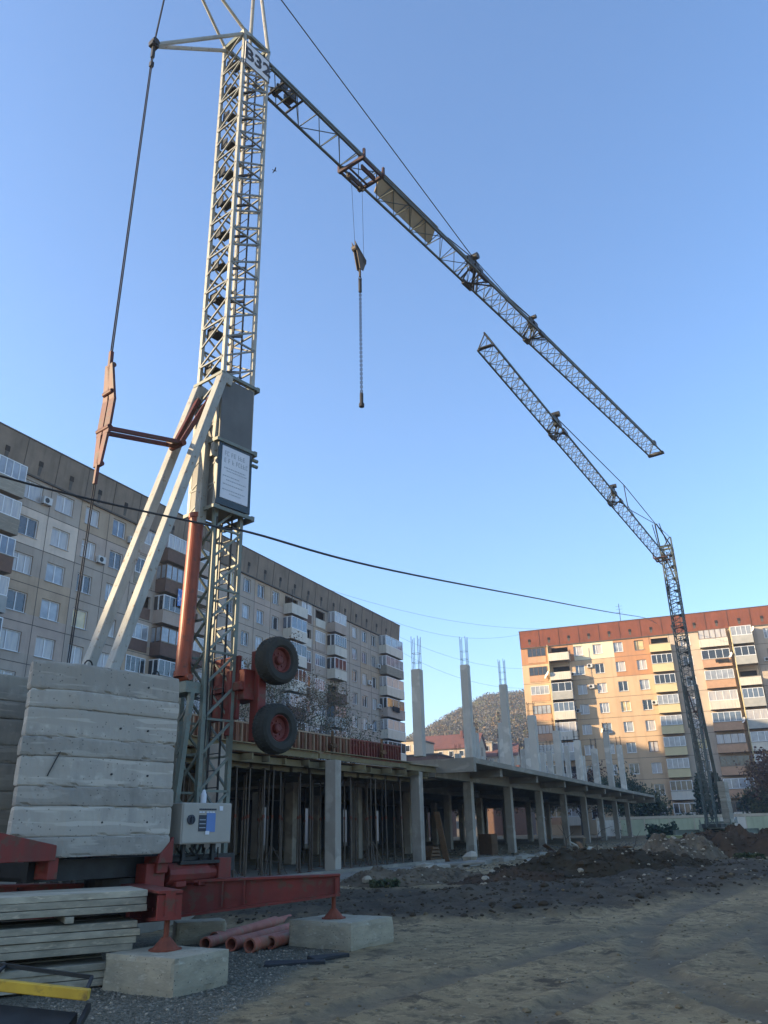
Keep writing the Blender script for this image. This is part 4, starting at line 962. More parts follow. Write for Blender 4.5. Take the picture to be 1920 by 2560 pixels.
# grey shutters far left, above the second ballast stack
for k,(a,lab) in enumerate(((7.6,'pale grey slotted shutter at the left edge above the boards'),(9.7,'pale grey slotted shutter left of the ballast top'))):
    mb=MB(); 
    mb.box(0,2.0,0,.05,0,.25); mb.box(0,2.0,0,.05,.40,.9); 
    for x in (0,.62,1.3,1.9): mb.box(x,x+.1,0,.05,.25,.40)
    o=mb.build('slotted_shutter',M['cab']); o.location=FR.matrix_basis@Vector((a,nb(a)-.1,4.26)); o.rotation_euler=(0,0,FR.rotation_euler.z+math.atan(-.085)); tag(o,lab,'shutter','grey slotted shutters on the deck edge')
# things under and before the frame
def onframe(a,y,z=0): return FR.matrix_basis@Vector((a,y,FZ+.08+z))
mb=MB(); mb.beam((0,0,0),(0,0,2.0),.25,.05); o=mb.build('leaning_plank',M['woodb']); o.location=onframe(33.2,13.0); o.rotation_euler=(R(-4),R(-17),R(65)); tag(o,'brown plank leaning against the second concrete column','plank')
for i in range(4):
    mb=MB(); 
    for k in range(5): mb.box(-.5,.5,-.3+k*.125,-.2+k*.125,0,.09)
    mb.box(-.5,-.4,-.3,.3,.092,.13); mb.box(.4,.5,-.3,.3,.092,.13)
    o=mb.build('timber_pile',M['woodb']); o.location=onframe(35.0,14.5,i*.14+.02); o.rotation_euler=(0,0,R(60+4*i)); tag(o,f'short boards layer, {("lowest","second","third","topmost")[i]} of the low pile under the deck behind the leaning plank','board pile','short board layers under the deck')
mb=MB(); mb.box(-.4,.4,-.35,.35,0,.95); mb.box(-.42,.42,-.37,.37,.952,.99); mb.box(-.36,.36,-.362,-.352,.05,.9); o=mb.build('wooden_crate',M['woodb'],bevel=.01); o.location=onframe(42.2,14.2); o.rotation_euler=(0,0,R(60)); tag(o,'brown wooden crate standing under the deck between two columns','crate')
# low retaining edge of concrete blocks and debris boards in front of frame
rb_=random.Random(17)
for i,(x,y,L,wd,rz,tz,mt,lab) in enumerate(((3.7,33.8,1.1,.5,20,4,'slabc','flat broken grey slab propped on the rubble below the frame'),(5.4,31.0,1.4,.6,-15,10,'concrete2','broken pale concrete slab tilted on the left end of the middle heap'),
       (6.4,32.0,1.5,.25,40,14,'wood','pale plank sticking up from the debris above the middle heap'),(7.6,33.8,1.6,.18,62,20,'wood','long thin pale plank jutting up to the right above the heap'),(5.9,31.9,1.1,.3,8,8,'wood','short grey board lying on the debris above the heap'),
       (2.4,30.3,1.6,.7,5,2,'slabc','wide flat grey slab lying before the third column'),(17.2,36.5,2.0,1.0,-8,4,'tarp','pale blue sheet spread on the ground at the right edge'),(15.4,37.5,1.2,.6,15,3,'concrete2','pale slab lying left of the blue sheet'))):
    mb=MB(); mb.hexa([(-L/2,-wd/2,0),(L/2,-wd/2,0),(L/2,wd/2*.9,0),(-L/2*.93,wd/2,0),(-L/2,-wd/2,.08),(L/2*.97,-wd/2,.07),(L/2,wd/2*.9,.08),(-L/2*.93,wd/2,.09)])
    o=mb.build('debris_slab' if mt in('slabc','concrete2') else ('plastic_sheet' if mt=='tarp' else 'loose_plank'),M[mt],bevel=.01); o.location=(x,y,ground_z(x,y)+.12+.05*(tz>5)); o.rotation_euler=(R(tz*.4),R(-tz),R(rz)); tag(o,lab,'slab' if mt in('slabc','concrete2') else ('sheet' if mt=='tarp' else 'plank'))
mb=MB(); rock(mb,(0,0,.1),.2,0,random.Random(2)); o=mb.build('white_stone',M['whitew']); o.location=(1.05,24.7,gbase(1,24.7)+.12); tag(o,'small white stone on the dark ground before the second column','stone')
mb=MB(); rock(mb,(0,0,.12),.35,0,random.Random(5)); o=mb.build('white_stone',M['whitew']); o.location=(3.0,33.0,gbase(3,33)+.1); tag(o,'larger whitish lump on the rubble under the deck edge','stone')
mb=MB(); rock(mb,(0,0,.15),.32,0,random.Random(8)); o=mb.build('white_bag',M['tarp']); o.location=(18.1,37.0,gbase(18,37)+.3); tag(o,'round white bag lying on the blue sheet','bag')

rq=random.Random(31)
for i in range(16):
    x=rq.uniform(6.2,9.6); y=rq.uniform(31.5,36.5); L=rq.uniform(.5,1.7); wd=rq.uniform(.05,.22)
    mb=MB(); mb.hexa([(-L/2,-wd/2,0),(L/2,-wd/2*.7,0),(L/2,wd/2,0),(-L/2*.9,wd/2,0),(-L/2,-wd/2,.035),(L/2*.95,-wd/2*.7,.03),(L/2,wd/2,.035),(-L/2*.88,wd/2,.03)])
    o=mb.build('broken_plank',M['wood'] if rq.random()<.6 else M['woodb']); o.location=(x,y,ground_z(x,y)+rq.uniform(.12,.45)); o.rotation_euler=(rq.uniform(-.3,.3),rq.uniform(-.6,.6),rq.uniform(0,6.28)); tag(o,'broken plank in the tangle of scrap timber behind the middle earth heap','plank','broken planks behind the middle heap')
for i in range(7):
    x=rq.uniform(5.0,9.5); y=rq.uniform(29.0,33.5); p=Vector((0,0,0)); d=Vector((rq.gauss(0,.6),rq.gauss(0,.6),rq.uniform(.25,.9))).normalized(); mb=MB()
    for k in range(5):
        q=p+d*rq.uniform(.18,.32); mb.tube(p,q,.028-.004*k,5,0,.024-.004*k,cap=False); 
        if k>0:
            d2=(d+Vector((rq.gauss(0,.7),rq.gauss(0,.7),rq.gauss(0,.3)))).normalized(); mb.tube(q,q+d2*.4,.012,4,0,.004,cap=False)
        p=q; d=(d+Vector((rq.gauss(0,.25),rq.gauss(0,.25),-.12))).normalized()
    o=mb.build('dead_branch',M['bark']); o.location=(x,y,ground_z(x,y)+.15); tag(o,'dead bare branch sticking out of the rubble around the middle earth heap','branch','dead branches in the rubble')
KB=empty('broken_kerb',FR.matrix_basis@Vector((0,0,0)),FR.rotation_euler.z,'low broken concrete kerb along the ground slab below the second column','kerb')
a=25.5
while a<40:
    L=rq.uniform(.7,1.5); m1=MB(); h=rq.uniform(.12,.3); y0=10.6+rq.uniform(-.15,.15)+(.25 if a>34 else 0); m1.hexa([(a,y0,0),(a+L,y0+rq.uniform(-.08,.08),0),(a+L,y0+.42,0),(a,y0+.4,0),(a+.03,y0+.02,FZ+h),(a+L-.04,y0+.02,FZ+h*rq.uniform(.6,1)),(a+L-.02,y0+.4,FZ+h),(a,y0+.38,FZ+h*rq.uniform(.7,1))]); m1.build('kerb_block',M['concrete2'],KB,bevel=.02); a+=L+rq.uniform(.02,.3)
# ---------------------------------------------------------------- apartment buildings
def make_window(w_,h_,fm,gl,kind):
    """double casement, outer face at y=0, local origin at the centre"""
    f=MB(); t=.07; d=.08
    f.box(-w_/2,w_/2,0,d,-h_/2,-h_/2+t); f.box(-w_/2,w_/2,0,d,h_/2-t,h_/2)
    f.box(-w_/2,-w_/2+t,0,d,-h_/2+t,h_/2-t); f.box(w_/2-t,w_/2,0,d,-h_/2+t,h_/2-t)
    xs_=[0] if kind==0 else ([-w_*.17] if kind==1 else [-w_*.18,w_*.18])
    for x in xs_: f.box(x-.045,x+.045,.005,d,-h_/2+t,h_/2-t)
    if kind==2: f.box(-w_/2+t,xs_[0]-.045,.005,d,h_/2-.45,h_/2-.39)
    f.box(-w_/2-.05,w_/2+.05,-.2,-.003,-h_/2-.05,-h_/2-.02,1)
    o=f.build('window',[fm,M['sill']])
    p=MB(); p.quad([(-w_/2+t,.045,-h_/2+t),(w_/2-t,.045,-h_/2+t),(w_/2-t,.045,h_/2-t),(-w_/2+t,.045,h_/2-t)])
    q=p.build('pane',gl,o)
    return o
def make_glazing(w_,h_,d_,fm,gl,n,side=True):
    """balcony glazing, front at y=-d_"""
    f=MB(); t=.07; y0,y1=-d_,-d_+.06
    f.box(0,w_,y0,y1,0,t); f.box(0,w_,y0,y1,h_-t,h_)
    for i in range(n+1):
        x=(w_-t)*i/n; f.box(x,x+t,y0,y1,t,h_-t)
    for x in (0,w_-t):
        for k in (0,.5): f.box(x,x+t,-d_*(1-k)+.06*(k==0),-d_*(1-k)+.12,0,h_)
        f.box(x+.002,x+t-.002,-d_+.06,0,h_-t,h_-.001)
    o=f.build('glazing',fm)
    p=MB(); p.quad([(t,-d_+.03,t),(w_-t,-d_+.03,t),(w_-t,-d_+.03,h_-t),(t,-d_+.03,h_-t)])
    for x in (.035,w_-.035): p.quad([(x,-d_+.06,t),(x,0,t),(x,0,h_-t),(x,-d_+.06,h_-t)])
    p.build('pane',gl,o)
    return o
def apartment(name,loc,rz,label,L,depth,zb,zrows,fh,wcols,wins,bal,z_par,z_top,wall_of,mats,parm,seed,ww=1.5,wh=1.45,par_out=.3):
    root=empty(name,loc,rz,label,'apartment block','long panel apartment blocks')
    rr=random.Random(seed)
    # wall with real openings
    holes=[]
    for c,x in enumerate(wcols):
        for r,z in enumerate(zrows):
            w2=wins[c]; holes.append((x-w2/2,x+w2/2,z-wh/2,z+wh/2))
    for bi,(x0,x1,st_,pr) in enumerate(bal):
        for z in zrows: holes.append((x0+.25,x1-.25,z-1.25,z+.75))
    X=sorted(set([0,L]+[h[0] for h in holes]+[h[1] for h in holes]+[3.05*i for i in range(int(L/3.05)+1)])); Z=sorted(set([zb,z_par]+[h[2] for h in holes]+[h[3] for h in holes]+[z+fh/2 for z in zrows]))
    Z=[z for z in Z if zb<=z<=z_par]
    mb=MB()
    for i in range(len(X)-1):
        xc=(X[i]+X[i+1])/2
        if X[i+1]-X[i]<1e-4: continue
        hc=[h for h in holes if h[0]<xc<h[1]]
        for j in range(len(Z)-1):
            zc=(Z[j]+Z[j+1])/2
            if Z[j+1]-Z[j]<1e-4: continue
            if any(h[2]<zc<h[3] for h in hc): continue
            mb.quad([(X[i],0,Z[j]),(X[i+1],0,Z[j]),(X[i+1],0,Z[j+1]),(X[i],0,Z[j+1])],wall_of(xc,zc))
    for (x0,x1,z0,z1) in holes:
        d=.24; mi=wall_of((x0+x1)/2,(z0+z1)/2)
        mb.quad([(x0,0,z0),(x0,0,z1),(x0,d,z1),(x0,d,z0)],mi); mb.quad([(x1,0,z0),(x1,d,z0),(x1,d,z1),(x1,0,z1)],mi)
        mb.quad([(x0,0,z1),(x1,0,z1),(x1,d,z1),(x0,d,z1)],mi); mb.quad([(x0,0,z0),(x0,d,z0),(x1,d,z0),(x1,0,z0)],mi)
    mb.quad([(0,0,zb),(0,0,z_top),(0,depth,z_top),(0,depth,zb)],wall_of(0,zb)); mb.quad([(L,0,zb),(L,depth,zb),(L,depth,z_top),(L,0,z_top)],wall_of(L,zb)); mb.quad([(0,depth,zb),(0,depth,z_top),(L,depth,z_top),(L,depth,zb)],0)
    mb.quad([(0,.01,z_top-.5),(L,.01,z_top-.5),(L,depth,z_top-.5),(0,depth,z_top-.5)],0)
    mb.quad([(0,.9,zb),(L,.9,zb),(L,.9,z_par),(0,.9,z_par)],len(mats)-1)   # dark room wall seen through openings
    # seams
    for z in [q+fh/2-.02 for q in zrows]:
        segs=[0]+sorted(sum([[b[0],b[1]] for b in bal if b[3]>0],[]))+[L]
        for a,b in zip(segs[::2],segs[1::2]):
            if b>a+.1: mb.box(a,b,-.012,-.001,z-.025,z+.025,len(mats)-2)
    x=3.05
    vs=[]
    while x<L:
        if not any(b[0]-.1<x<b[1]+.1 for b in bal) and not any(abs(x-c)<.85 for c in wcols): mb.box(x-.02,x+.02,-.014,-.001,zb,z_par,len(mats)-2)
        x+=3.05
    mb.build('wall',mats,root)
    # parapet storey
    pm=MB(); n=int(L/3.05)
    pm.hexa([(0,-par_out*.4,z_par),(L,-par_out*.4,z_par),(L,.0,z_par),(0,.0,z_par),(0,-par_out,z_top),(L,-par_out,z_top),(L,.0,z_top),(0,.0,z_top)],0)
    pm.box(-.05,L+.05,-par_out-.06,.3,z_top+.003,z_top+.09,1); pm.box(0,L,-par_out*.4-.05,-.002,z_par-.12,z_par-.003,1)
    for i in range(n+1):
        x=min(L-.04,i*3.05); yb=-par_out*.4; pm.beam((x+.03,yb-.015,z_par),(x+.03,-par_out-.015,z_top),.05,.02,1)
    par=pm.build('parapet',[parm,M['seam']],root)
    vsrc=None
    for i in range(n):
        x=i*3.05+1.5; z=z_par+(z_top-z_par)*.42; y=-lerp(par_out*.4,par_out,.42)
        if vsrc is None:
            v=MB(); v.box(-.19,.19,-.03,.1,-.2,.2,0); v.hexa([(-.13,.085,-.95),(.12,.085,-.95),(.12,.2,-.95),(-.13,.2,-.95),(-.16,-.004,-.2),(.16,-.004,-.2),(.16,.2,-.2),(-.16,.2,-.2)],1); vsrc=v.build('vent',[M['blackc'],M['seam']],par); o=vsrc
        else: o=vsrc.copy(); S.collection.objects.link(o)
        o.location=(x,y-.012,z)
    # windows
    cache={}
    for c,x in enumerate(wcols):
        for r,z in enumerate(zrows):
            fm=M['frame'] if rr.random()<.93 else M['frameb']; gl=rr.choice(PANES); kd=rr.choice((0,1,2,0))
            if rr.random()<.03: gl=M['gl_warm']
            key=(round(wins[c],2),fm.name,gl.name,kd)
            if key not in cache: o=cache[key]=make_window(wins[c]-.01,wh-.01,fm,gl,kd); o.parent=root
            else: o=dup(cache[key],root)
            o.location=(x,.12,z)
    # balconies
    gc={}; pc={}
    for bi,(x0,x1,style,pr) in enumerate(bal):
        w_=x1-x0
        for r,z in enumerate(zrows):
            zf=z-1.32
            sm=style(rr,r)           # (parapet material, frame material or None, pane, divisions, full height siding)
            B=empty('balcony',(x0,0,zf)); B.parent=root
            key=(round(w_,2),sm[0].name,pr)
            if key not in pc:
                m1=MB(); t=.08; d=max(pr,.02)
                if pr>0:
                    m1.box(0,w_,-d,-.002,-.12,0,1); m1.box(0,w_,-d-.03,-d,-.14,1.02,0); m1.box(-.03,0,-d-.03,-.002,-.14,1.02,0); m1.box(w_,w_+.03,-d-.03,-.002,-.14,1.02,0)
                    if hash(key)%2: m1.box(-.05,w_+.05,-d-.07,-d-.032,.98,1.05,1)
                else:
                    m1.box(.25,w_-.25,-.06,-.002,0.05,1.02,0)
                pc[key]=m1.build('balcony_wall',[sm[0],M['slabc']],B)
            else: dup(pc[key],B)
            if sm[1] is not None:
                gk=(round(w_,2),sm[1].name,sm[2].name,sm[3],pr)
                if gk not in gc:
                    gz=make_glazing(w_ if pr>0 else w_-.5,1.33,max(pr,.05),sm[1],sm[2],sm[3]); gc[gk]=gz; gz.parent=B
                else: gz=dup(gc[gk],B)
                gz.location=(0 if pr>0 else .25,0,1.03)
            elif pr>0:
                m1=MB(); 
                for x in (.05,w_-.05): m1.beam((x,-pr+.04,1.02),(x,-pr+.04,2.55),.05)
                m1.tube((.1,-pr+.1,2.1),(w_-.1,-pr+.1,2.1),.01,4)
                m1.build('laundry_line',M['steel_dk'],B)
    return root
# left block (grid A/B): local x = a-22, y away from the site
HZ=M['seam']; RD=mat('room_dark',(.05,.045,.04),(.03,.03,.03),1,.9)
LM=[M['wallL'],M['wallLb'],M['wallLy'],M['wallLp'],HZ,RD]
A0=6.0
def wallL_of(x,z):
    a=x+A0
    if 36.4<a<42.4 and 21.6<z<24.5: return 1
    if 42.4<a<48.9 and z>24.5: return 2
    if 36.4<a<42.4 and z>24.5: return 0
    i=int(a/6.1)*7+int(z/2.8)*3
    return (0,0,3,0,0,2,0,3,0,0,0)[i%11]
rowsL=[25.92-2.81*i for i in range(8)]
def st_brick(rr,r):
    k=rr.random()
    p=M['brick'] if k<.42 else (M['metalw'] if k<.6 else (M['wallLp'] if k<.78 else (M['concrete2'] if k<.9 else M['bluegr'])))
    g_=rr.random()
    return (p,None if g_<.12 else (M['frame'] if g_<.88 else M['frameb']),rr.choice(PANES),rr.choice((3,4,4,5)),0)
def st_white(rr,r):
    return (rr.choice((M['metalw'],M['brick'],M['concrete2'],M['metalw'],M['wallLp'])),M['frame'] if rr.random()<.85 else None,rr.choice(PANES),rr.choice((3,4)),0)
wl=[37.9,40.95,43.85,46.9,62.7,65.6,68.2,71.1,86.8,89.8,92.6,95.4]
balL=[(30.0,33.0,st_white,1.1),(33.2,36.2,st_brick,1.1),(48.9,51.7,st_brick,.0),(51.9,54.9,st_brick,1.1),(55.4,58.2,st_brick,1.1),(58.3,60.9,st_white,0.),(72.7,76.0,st_white,1.1),(76.3,79.0,st_brick,0.),(79.5,82.3,st_brick,0.),(82.6,85.5,st_brick,1.1),(97.0,102.6,st_white,1.1)]
aL=apartment('apartment_block',G(A0,-46.5,0),R(90)-YA,'long grey nine-storey panel block with a stained dark parapet, on the left in shade',103.5-A0,12,0,rowsL,2.81,[x-A0 for x in wl],[1.75]*2+[1.5,1.5]+[1.35]*8,[(a-A0,b-A0,s,p) for a,b,s,p in balL],27.05,29.65,wallL_of,LM,M['parL'],3,par_out=.35)
# right block
RM=[M['wallR'],M['wallRo'],M['wallRc'],M['wallRg'],M['yellowb'],HZ,RD]
K2=123.3; X0=-23.7
def wallR_of(x,z):
    b=x+X0
    if z>25.5 and -16<b<-10.3: return 2
    if z>25.5 and b<-4.5: return 1
    if -4.5>b>-10.3 and z>22.6: return 1
    if b>-1.4 and b<2.6: return 3
    if b>9.6: return 3
    return (0,0,0,1,0,0,3,0)[(int(b+40)//3*5+int(z/2.9)*3)%8] if rnd.random()<.0 else (0 if (int((b+40)/3.2)+int(z/2.92))%4 else 0)
rowsR=[26.95-2.92*i for i in range(9)]
def st_y(rr,r): return (M['yellowb'] if r<7 else M['metalw'],M['frame'],rr.choice((M['gl_dark'],M['gl_dark'],M['gl_curt'])),4,0) if r else (M['yellowb'],None,M['gl_dark'],4,0)
def st_s(rr,r): return (rr.choice((M['salm'],M['salm'],M['salm'],M['metalw'])),M['frame'] if rr.random()<.7 else M['frameb'],rr.choice(PANES),rr.choice((4,5)),0)
def st_g(rr,r): return (rr.choice((M['bluegr'],M['metalw'],M['metalw'],M['bluegr'])),M['frame'] if rr.random()<.8 else None,rr.choice(PANES),rr.choice((3,4)),0)
wr=[-14.9,-12.0,-8.95,-5.9,.6,11.9,20.5]
balR=[(-22.9,-19.6,st_s,0.0),(-19.2,-16.2,st_g,1.6),(-4.4,-1.5,st_y,1.3),(2.5,6.3,st_s,1.2),(6.9,9.6,st_g,1.6),(13.3,16.4,st_s,1.2),(16.8,19.5,st_g,1.2)]
aR=apartment('apartment_block',A2*K2+B2*X0,-YB,'long sunlit orange panel block with a red parapet, on the right behind the distant crane',23-X0,12,0.4,rowsR,2.92,[x-X0 for x in wr],[1.35]*7,[(a-X0,b-X0,s,p) for a,b,s,p in balR],28.15,30.75,wallR_of,RM,M['parR'],8,par_out=.25)
SR=1.065; q_=(A2*K2+B2*X0)*SR; aR.location=(q_.x,q_.y,CAM_H*(1-SR)); aR.scale=(SR,)*3
# bright side cheeks of the right block's projecting balcony towers
for (b0,pr) in ((-19.2,1.6),(6.9,1.6)):
    mb=MB(); x=b0-X0; mb.box(x-.12,x-.035,-pr-.03,-.002,1.0,28.0); mb.build('stair_cheek',M['yellowb'],aR)
def facR(b,z,y=-.02): return (b-X0,y,z)
# dishes and air conditioners as parts of the blocks
def ac_unit(root,x,z,y=-.0):
    m=MB(); m.box(x-.4,x+.4,y-.34,y-.06,z-.28,z+.28); m.lathe([(.2,0),(.2,.02),(.03,.025),(.001,.025)],(0,-1,0),(x-.08,y-.341,z),14,1); m.box(x-.35,x-.3,y-.3,y-.002,z-.33,z-.285,1); m.box(x+.3,x+.35,y-.3,y-.002,z-.33,z-.285,1)
    m.build('air_conditioner',[M['ac'],M['steel_dk']],root)
for (a,z) in ((48.3,25.3),(39.05,25.5),(45.1,22.6),(93.7,20.0),(96.4,17.3),(93.7,14.4),(88.0,11.6),(69.4,19.8),(96.4,22.6)): ac_unit(aL,a-A0,z)
for (b,z) in ((-16.0,23.5),(-15.8,18.0),(-13.4,24.5),(-4.9,18.4),(-13.5,21.4),(11.0,23.2)): ac_unit(aR,b-X0,z)
def dish(root,x,y,z,r=.4):
    m=MB(); ax=Vector((-.8,-.5,.35)); m.lathe([(r,.14),(r*.8,.075),(r*.5,.03),(.001,0)],ax,(x,y,z),16); m.tube((x,y,z),(x+.1,y+.35,z-.15),.02,5); m.tube((x,y,z),Vector((x,y,z))+ax.normalized()*.4,.012,4); m.build('satellite_dish',M['ac'],root)
for (b,y,z) in ((-19.5,-1.7,23.6),(-16.1,-.6,18.2),(-12.6,-.4,14.9),(-20.0,-.5,23.4),(6.4,-1.4,24.0),(9.8,-1.7,27.3),(6.5,-1.4,15.0)): dish(aR,b-X0,y,z,.42)
# antennas / small roof things on right block
mb=MB(); b=-8.3-X0; mb.tube((b,4,30.3),(b,4,34.6),.05,5); 
for zz in (33.2,33.7,34.2): mb.beam((b-.5,4,zz),(b+.5,4,zz),.03)
mb.build('roof_antenna',M['steel_dk'],aR)
mb=MB(); mb.box(b-.8,b+.2,3,4.6,30.2,31.6); mb.build('roof_hatch',M['metalw'],aR)
# laundry on the left block
def hang(name,root,x,z,wd,h,y,m,label,cat):
    mb=MB(); n=10
    for i in range(n+1):
        t=i/n; yy=y-.04*math.sin(t*9); mb.v+= [(x+wd*t,yy,z),(x+wd*t,yy-.02,z-h*(1-.05*math.sin(t*5)))]
    for i in range(n): a=2*i; mb.f.append((a,a+1,a+3,a+2)); mb.m.append(0)
    o=mb.build(name,m); sm=o.modifiers.new('s','SOLIDIFY'); sm.thickness=.01
    o.location=root.location; o.rotation_euler=root.rotation_euler; o.scale=root.scale; tag(o,label,cat); return o
hang('laundry_sheet',aL,53.4-A0,22.2,1.5,1.6,-1.3,M['cloth'],'blue and white patterned sheet hung over a balcony of the grey block','laundry')
hang('dark_laundry',aR,4.2-X0,23.6,1.8,.5,-1.4,M['blackc'],'dark clothes hung from an upper balcony on the sunlit block','laundry')
hang('dark_laundry',aL,98.3-A0,17.5,2.2,.7,-1.3,M['blackc'],'dark clothes hung below a balcony at the far end of the grey block','laundry')
# two added blocks out of view, sized to throw shade on site and right block
def plain_shade_block(a0,a1,b,h,label):
    r=empty('shade_block',G(a0,b,0),R(90)-YA,label,'apartment block')
    mb=MB(); mb.box(0,a1-a0,0,12,0,h); mb.build('wall',M['wallL'],r)  # wall of an added shade block
    mb=MB(); mb.box(-.2,a1-a0+.2,-.2,12.2,h,h+.25); mb.build('roof',M['seam'],r)  # roof of an added shade block
    for f in range(int((h-2)/2.8)):
        mb=MB()
        x=2
        while x<a1-a0-2: mb.box(x,x+1.4,-.03,-.003,1.6+f*2.8,3.0+f*2.8); x+=3.05
        mb.build('shade_block_window_row',M['gl_blue'],r)
plain_shade_block(-90,5,-88,29.5,'added unseen nine-storey block outside the left edge, shading the site')
plain_shade_block(60,116,-98,38,'added tall block hidden behind the long grey block, shading the right block')

# ---------------------------------------------------------------- fence, small houses, hill
FN=empty('site_fence',(0,0,0),0,'pale green and white site fence of flat panels behind the distant crane','fence')
fs=A2*98.5; fz=.8
for i in range(24):
    b0=-12+i*2.6; p=fs+B2*b0; q=fs+B2*(b0+2.52)
    m1=MB(); m1.beam(p+Vector((0,0,fz+.85)),q+Vector((0,0,fz+.85)),.06,1.7,0); m1.build('fence_panel',M['fence'] if i%5 else M['metalw'],FN)
    m1=MB(); m1.beam(p+Vector((0,0,fz+1.86)),q+Vector((0,0,fz+1.86)),.12,.28,0); m1.beam(p-B2*.04+Vector((0,0,fz)),p-B2*.04+Vector((0,0,fz+2.0)),.1); m1.build('fence_rail',M['whitew'],FN)
def house(x,y,z,wd,dp,h,rh,rz,wm,rm,label,nwin=3,fl=2,cat='house'):
    r=empty('house',(x,y,z),rz,label,cat,'small houses beyond the site')
    m=MB(); m.box(-wd/2,wd/2,0,dp,-8,h); 
    if rh>0: 
        n=len(m.v); m.v+=[(-wd/2,0,h),(-wd/2,dp,h),(-wd/2,dp/2,h+rh),(wd/2,0,h),(wd/2,dp,h),(wd/2,dp/2,h+rh)]; m.f+=[(n,n+2,n+1),(n+3,n+4,n+5)]; m.m+=[0,0]
    m.build('wall',wm,r)
    m=MB()
    if rh>0:
        e=.5
        m.hexa([(-wd/2-e,-e,h-.3),(wd/2+e,-e,h-.3),(wd/2+e,dp/2,h+rh),(-wd/2-e,dp/2,h+rh),(-wd/2-e,-e,h-.1),(wd/2+e,-e,h-.1),(wd/2+e,dp/2,h+rh+.2),(-wd/2-e,dp/2,h+rh+.2)])
        m.hexa([(-wd/2-e,dp/2,h+rh-.02),(wd/2+e,dp/2,h+rh-.02),(wd/2+e,dp+e,h-.3),(-wd/2-e,dp+e,h-.3),(-wd/2-e,dp/2,h+rh+.18),(wd/2+e,dp/2,h+rh+.18),(wd/2+e,dp+e,h-.1),(-wd/2-e,dp+e,h-.1)])
        m.box(wd*.2,wd*.2+.7,dp*.3,dp*.3+.7,h+rh*.4,h+rh+.9)
    else: m.box(-wd/2-.2,wd/2+.2,-.2,dp+.2,h,h+.3)
    m.build('roof',rm,r)
    for f in range(fl):
        for i in range(nwin):
            xx=-wd/2+wd*(i+.5)/nwin; zc=h-1.5-f*3
            m=MB(); m.box(xx-.6,xx+.6,-.08,-.02,zc-.7,zc+.7,0); m.box(xx-.5,xx+.5,-.1,-.082,zc-.6,zc+.6,1); m.build('window',[M['frame'],M['gl_dark']],r)
def ridge(az): # height of the ridge for x/y
    return 0
def hill_z(x,y):
    az=x/max(y,1)
    t=sstep(165,420,y)*.55+.45*max(0,min(1,(y-165)/255))
    H=46+ (az-.03)*210 if az<.12 else 65+(az-.12)*40
    H=max(12,min(78,H))
    return .9+ (H-.9)*max(0,t)*(1-.9*sstep(430,800,y)) + 2.5*fbm(x,y,.02)*t
hx=lines([(-260,-20,20),(-20,120,4),(120,420,20)]); hy=lines([(150,440,5),(440,820,30)])
hm=MB(); nn=len(hx)
for y in hy:
    for x in hx: hm.v.append((x,y,hill_z(x,y)-.4))
for j in range(len(hy)-1):
    for i in range(nn-1): hm.f.append((j*nn+i,j*nn+i+1,(j+1)*nn+i+1,(j+1)*nn+i)); hm.m.append(0)
M['hill']=mat('hill_soil',(.16,.13,.09),(.1,.09,.06),.05,.95,c3=(.07,.07,.045),s3=.2)
hm.build('hill',M['hill'],smooth=True,kind='structure')
def leaf_clump(mb,c,r,n,size,rr,m=0,flat=.8):
    for i in range(n):
        u=rr.uniform(-1,1); t=rr.uniform(0,6.283); q=math.sqrt(1-u*u); rad=r*rr.random()**.4
        p=Vector((c[0]+rad*q*math.cos(t),c[1]+rad*q*math.sin(t),c[2]+rad*u*flat))
        n1=Vector((rr.gauss(0,1),rr.gauss(0,1),rr.gauss(0,1))).normalized(); a=n1.orthogonal().normalized(); b=n1.cross(a); s=size*rr.uniform(.6,1.3)
        ca=rr.uniform(0,6.28); a,b=a*math.cos(ca)+b*math.sin(ca),b*math.cos(ca)-a*math.sin(ca)
        mb.quad([p-a*s,p-b*s*.55,p+a*s,p+b*s*.55],m)
wd_=MB(); rh=random.Random(21)
for i in range(6500):
    y=rh.uniform(195,445); x=y*rh.uniform(-.02,.24)
    z=hill_z(x,y); r=rh.uniform(.9,2.1)
    leaf_clump(wd_,(x,y,z+r*.7),r,20,.42,rh,rh.choice((0,0,0,0,0,1,2)),1.1)
tag(wd_.build('hillside_wood',[M['lf_hill'],M['lf_aut'],M['lf_green']]),'autumn brown woodland covering the hillside between the two blocks','woodland',kind='stuff')
house(3.9,180,hill_z(4,180)+7,6,9,11,0,R(-22),M['whitew'],M['seam'],'pale flat roofed house just right of the end of the grey block',3,3)
house(5.6,150,7.3,6.5,9,7.3,0,R(-22),M['brick'],M['seam'],'brick house end rising behind the shutter panels',2,2)
house(14.6,215,13.0,17,9,9.0,3.6,R(-20),M['whitew'],M['roofred'],'long pale house with a red tiled roof between the first two tall columns',6,2)
house(23.5,225,14.5,9,8,9.5,0,R(-15),M['whitew'],M['cab'],'white flat topped house right of the second tall column',3,2)
house(30.0,222,11.5,8,8,9.0,3.2,R(-15),M['whitew'],M['roofred'],'small house with a dark red roof left of the third tall column',3,2)
house(22.0,160,3.0,8,8,7.0,2.5,R(-25),M['brick'],M['roofred'],'low house with rusty red roof behind the deck between tall columns',3,1)

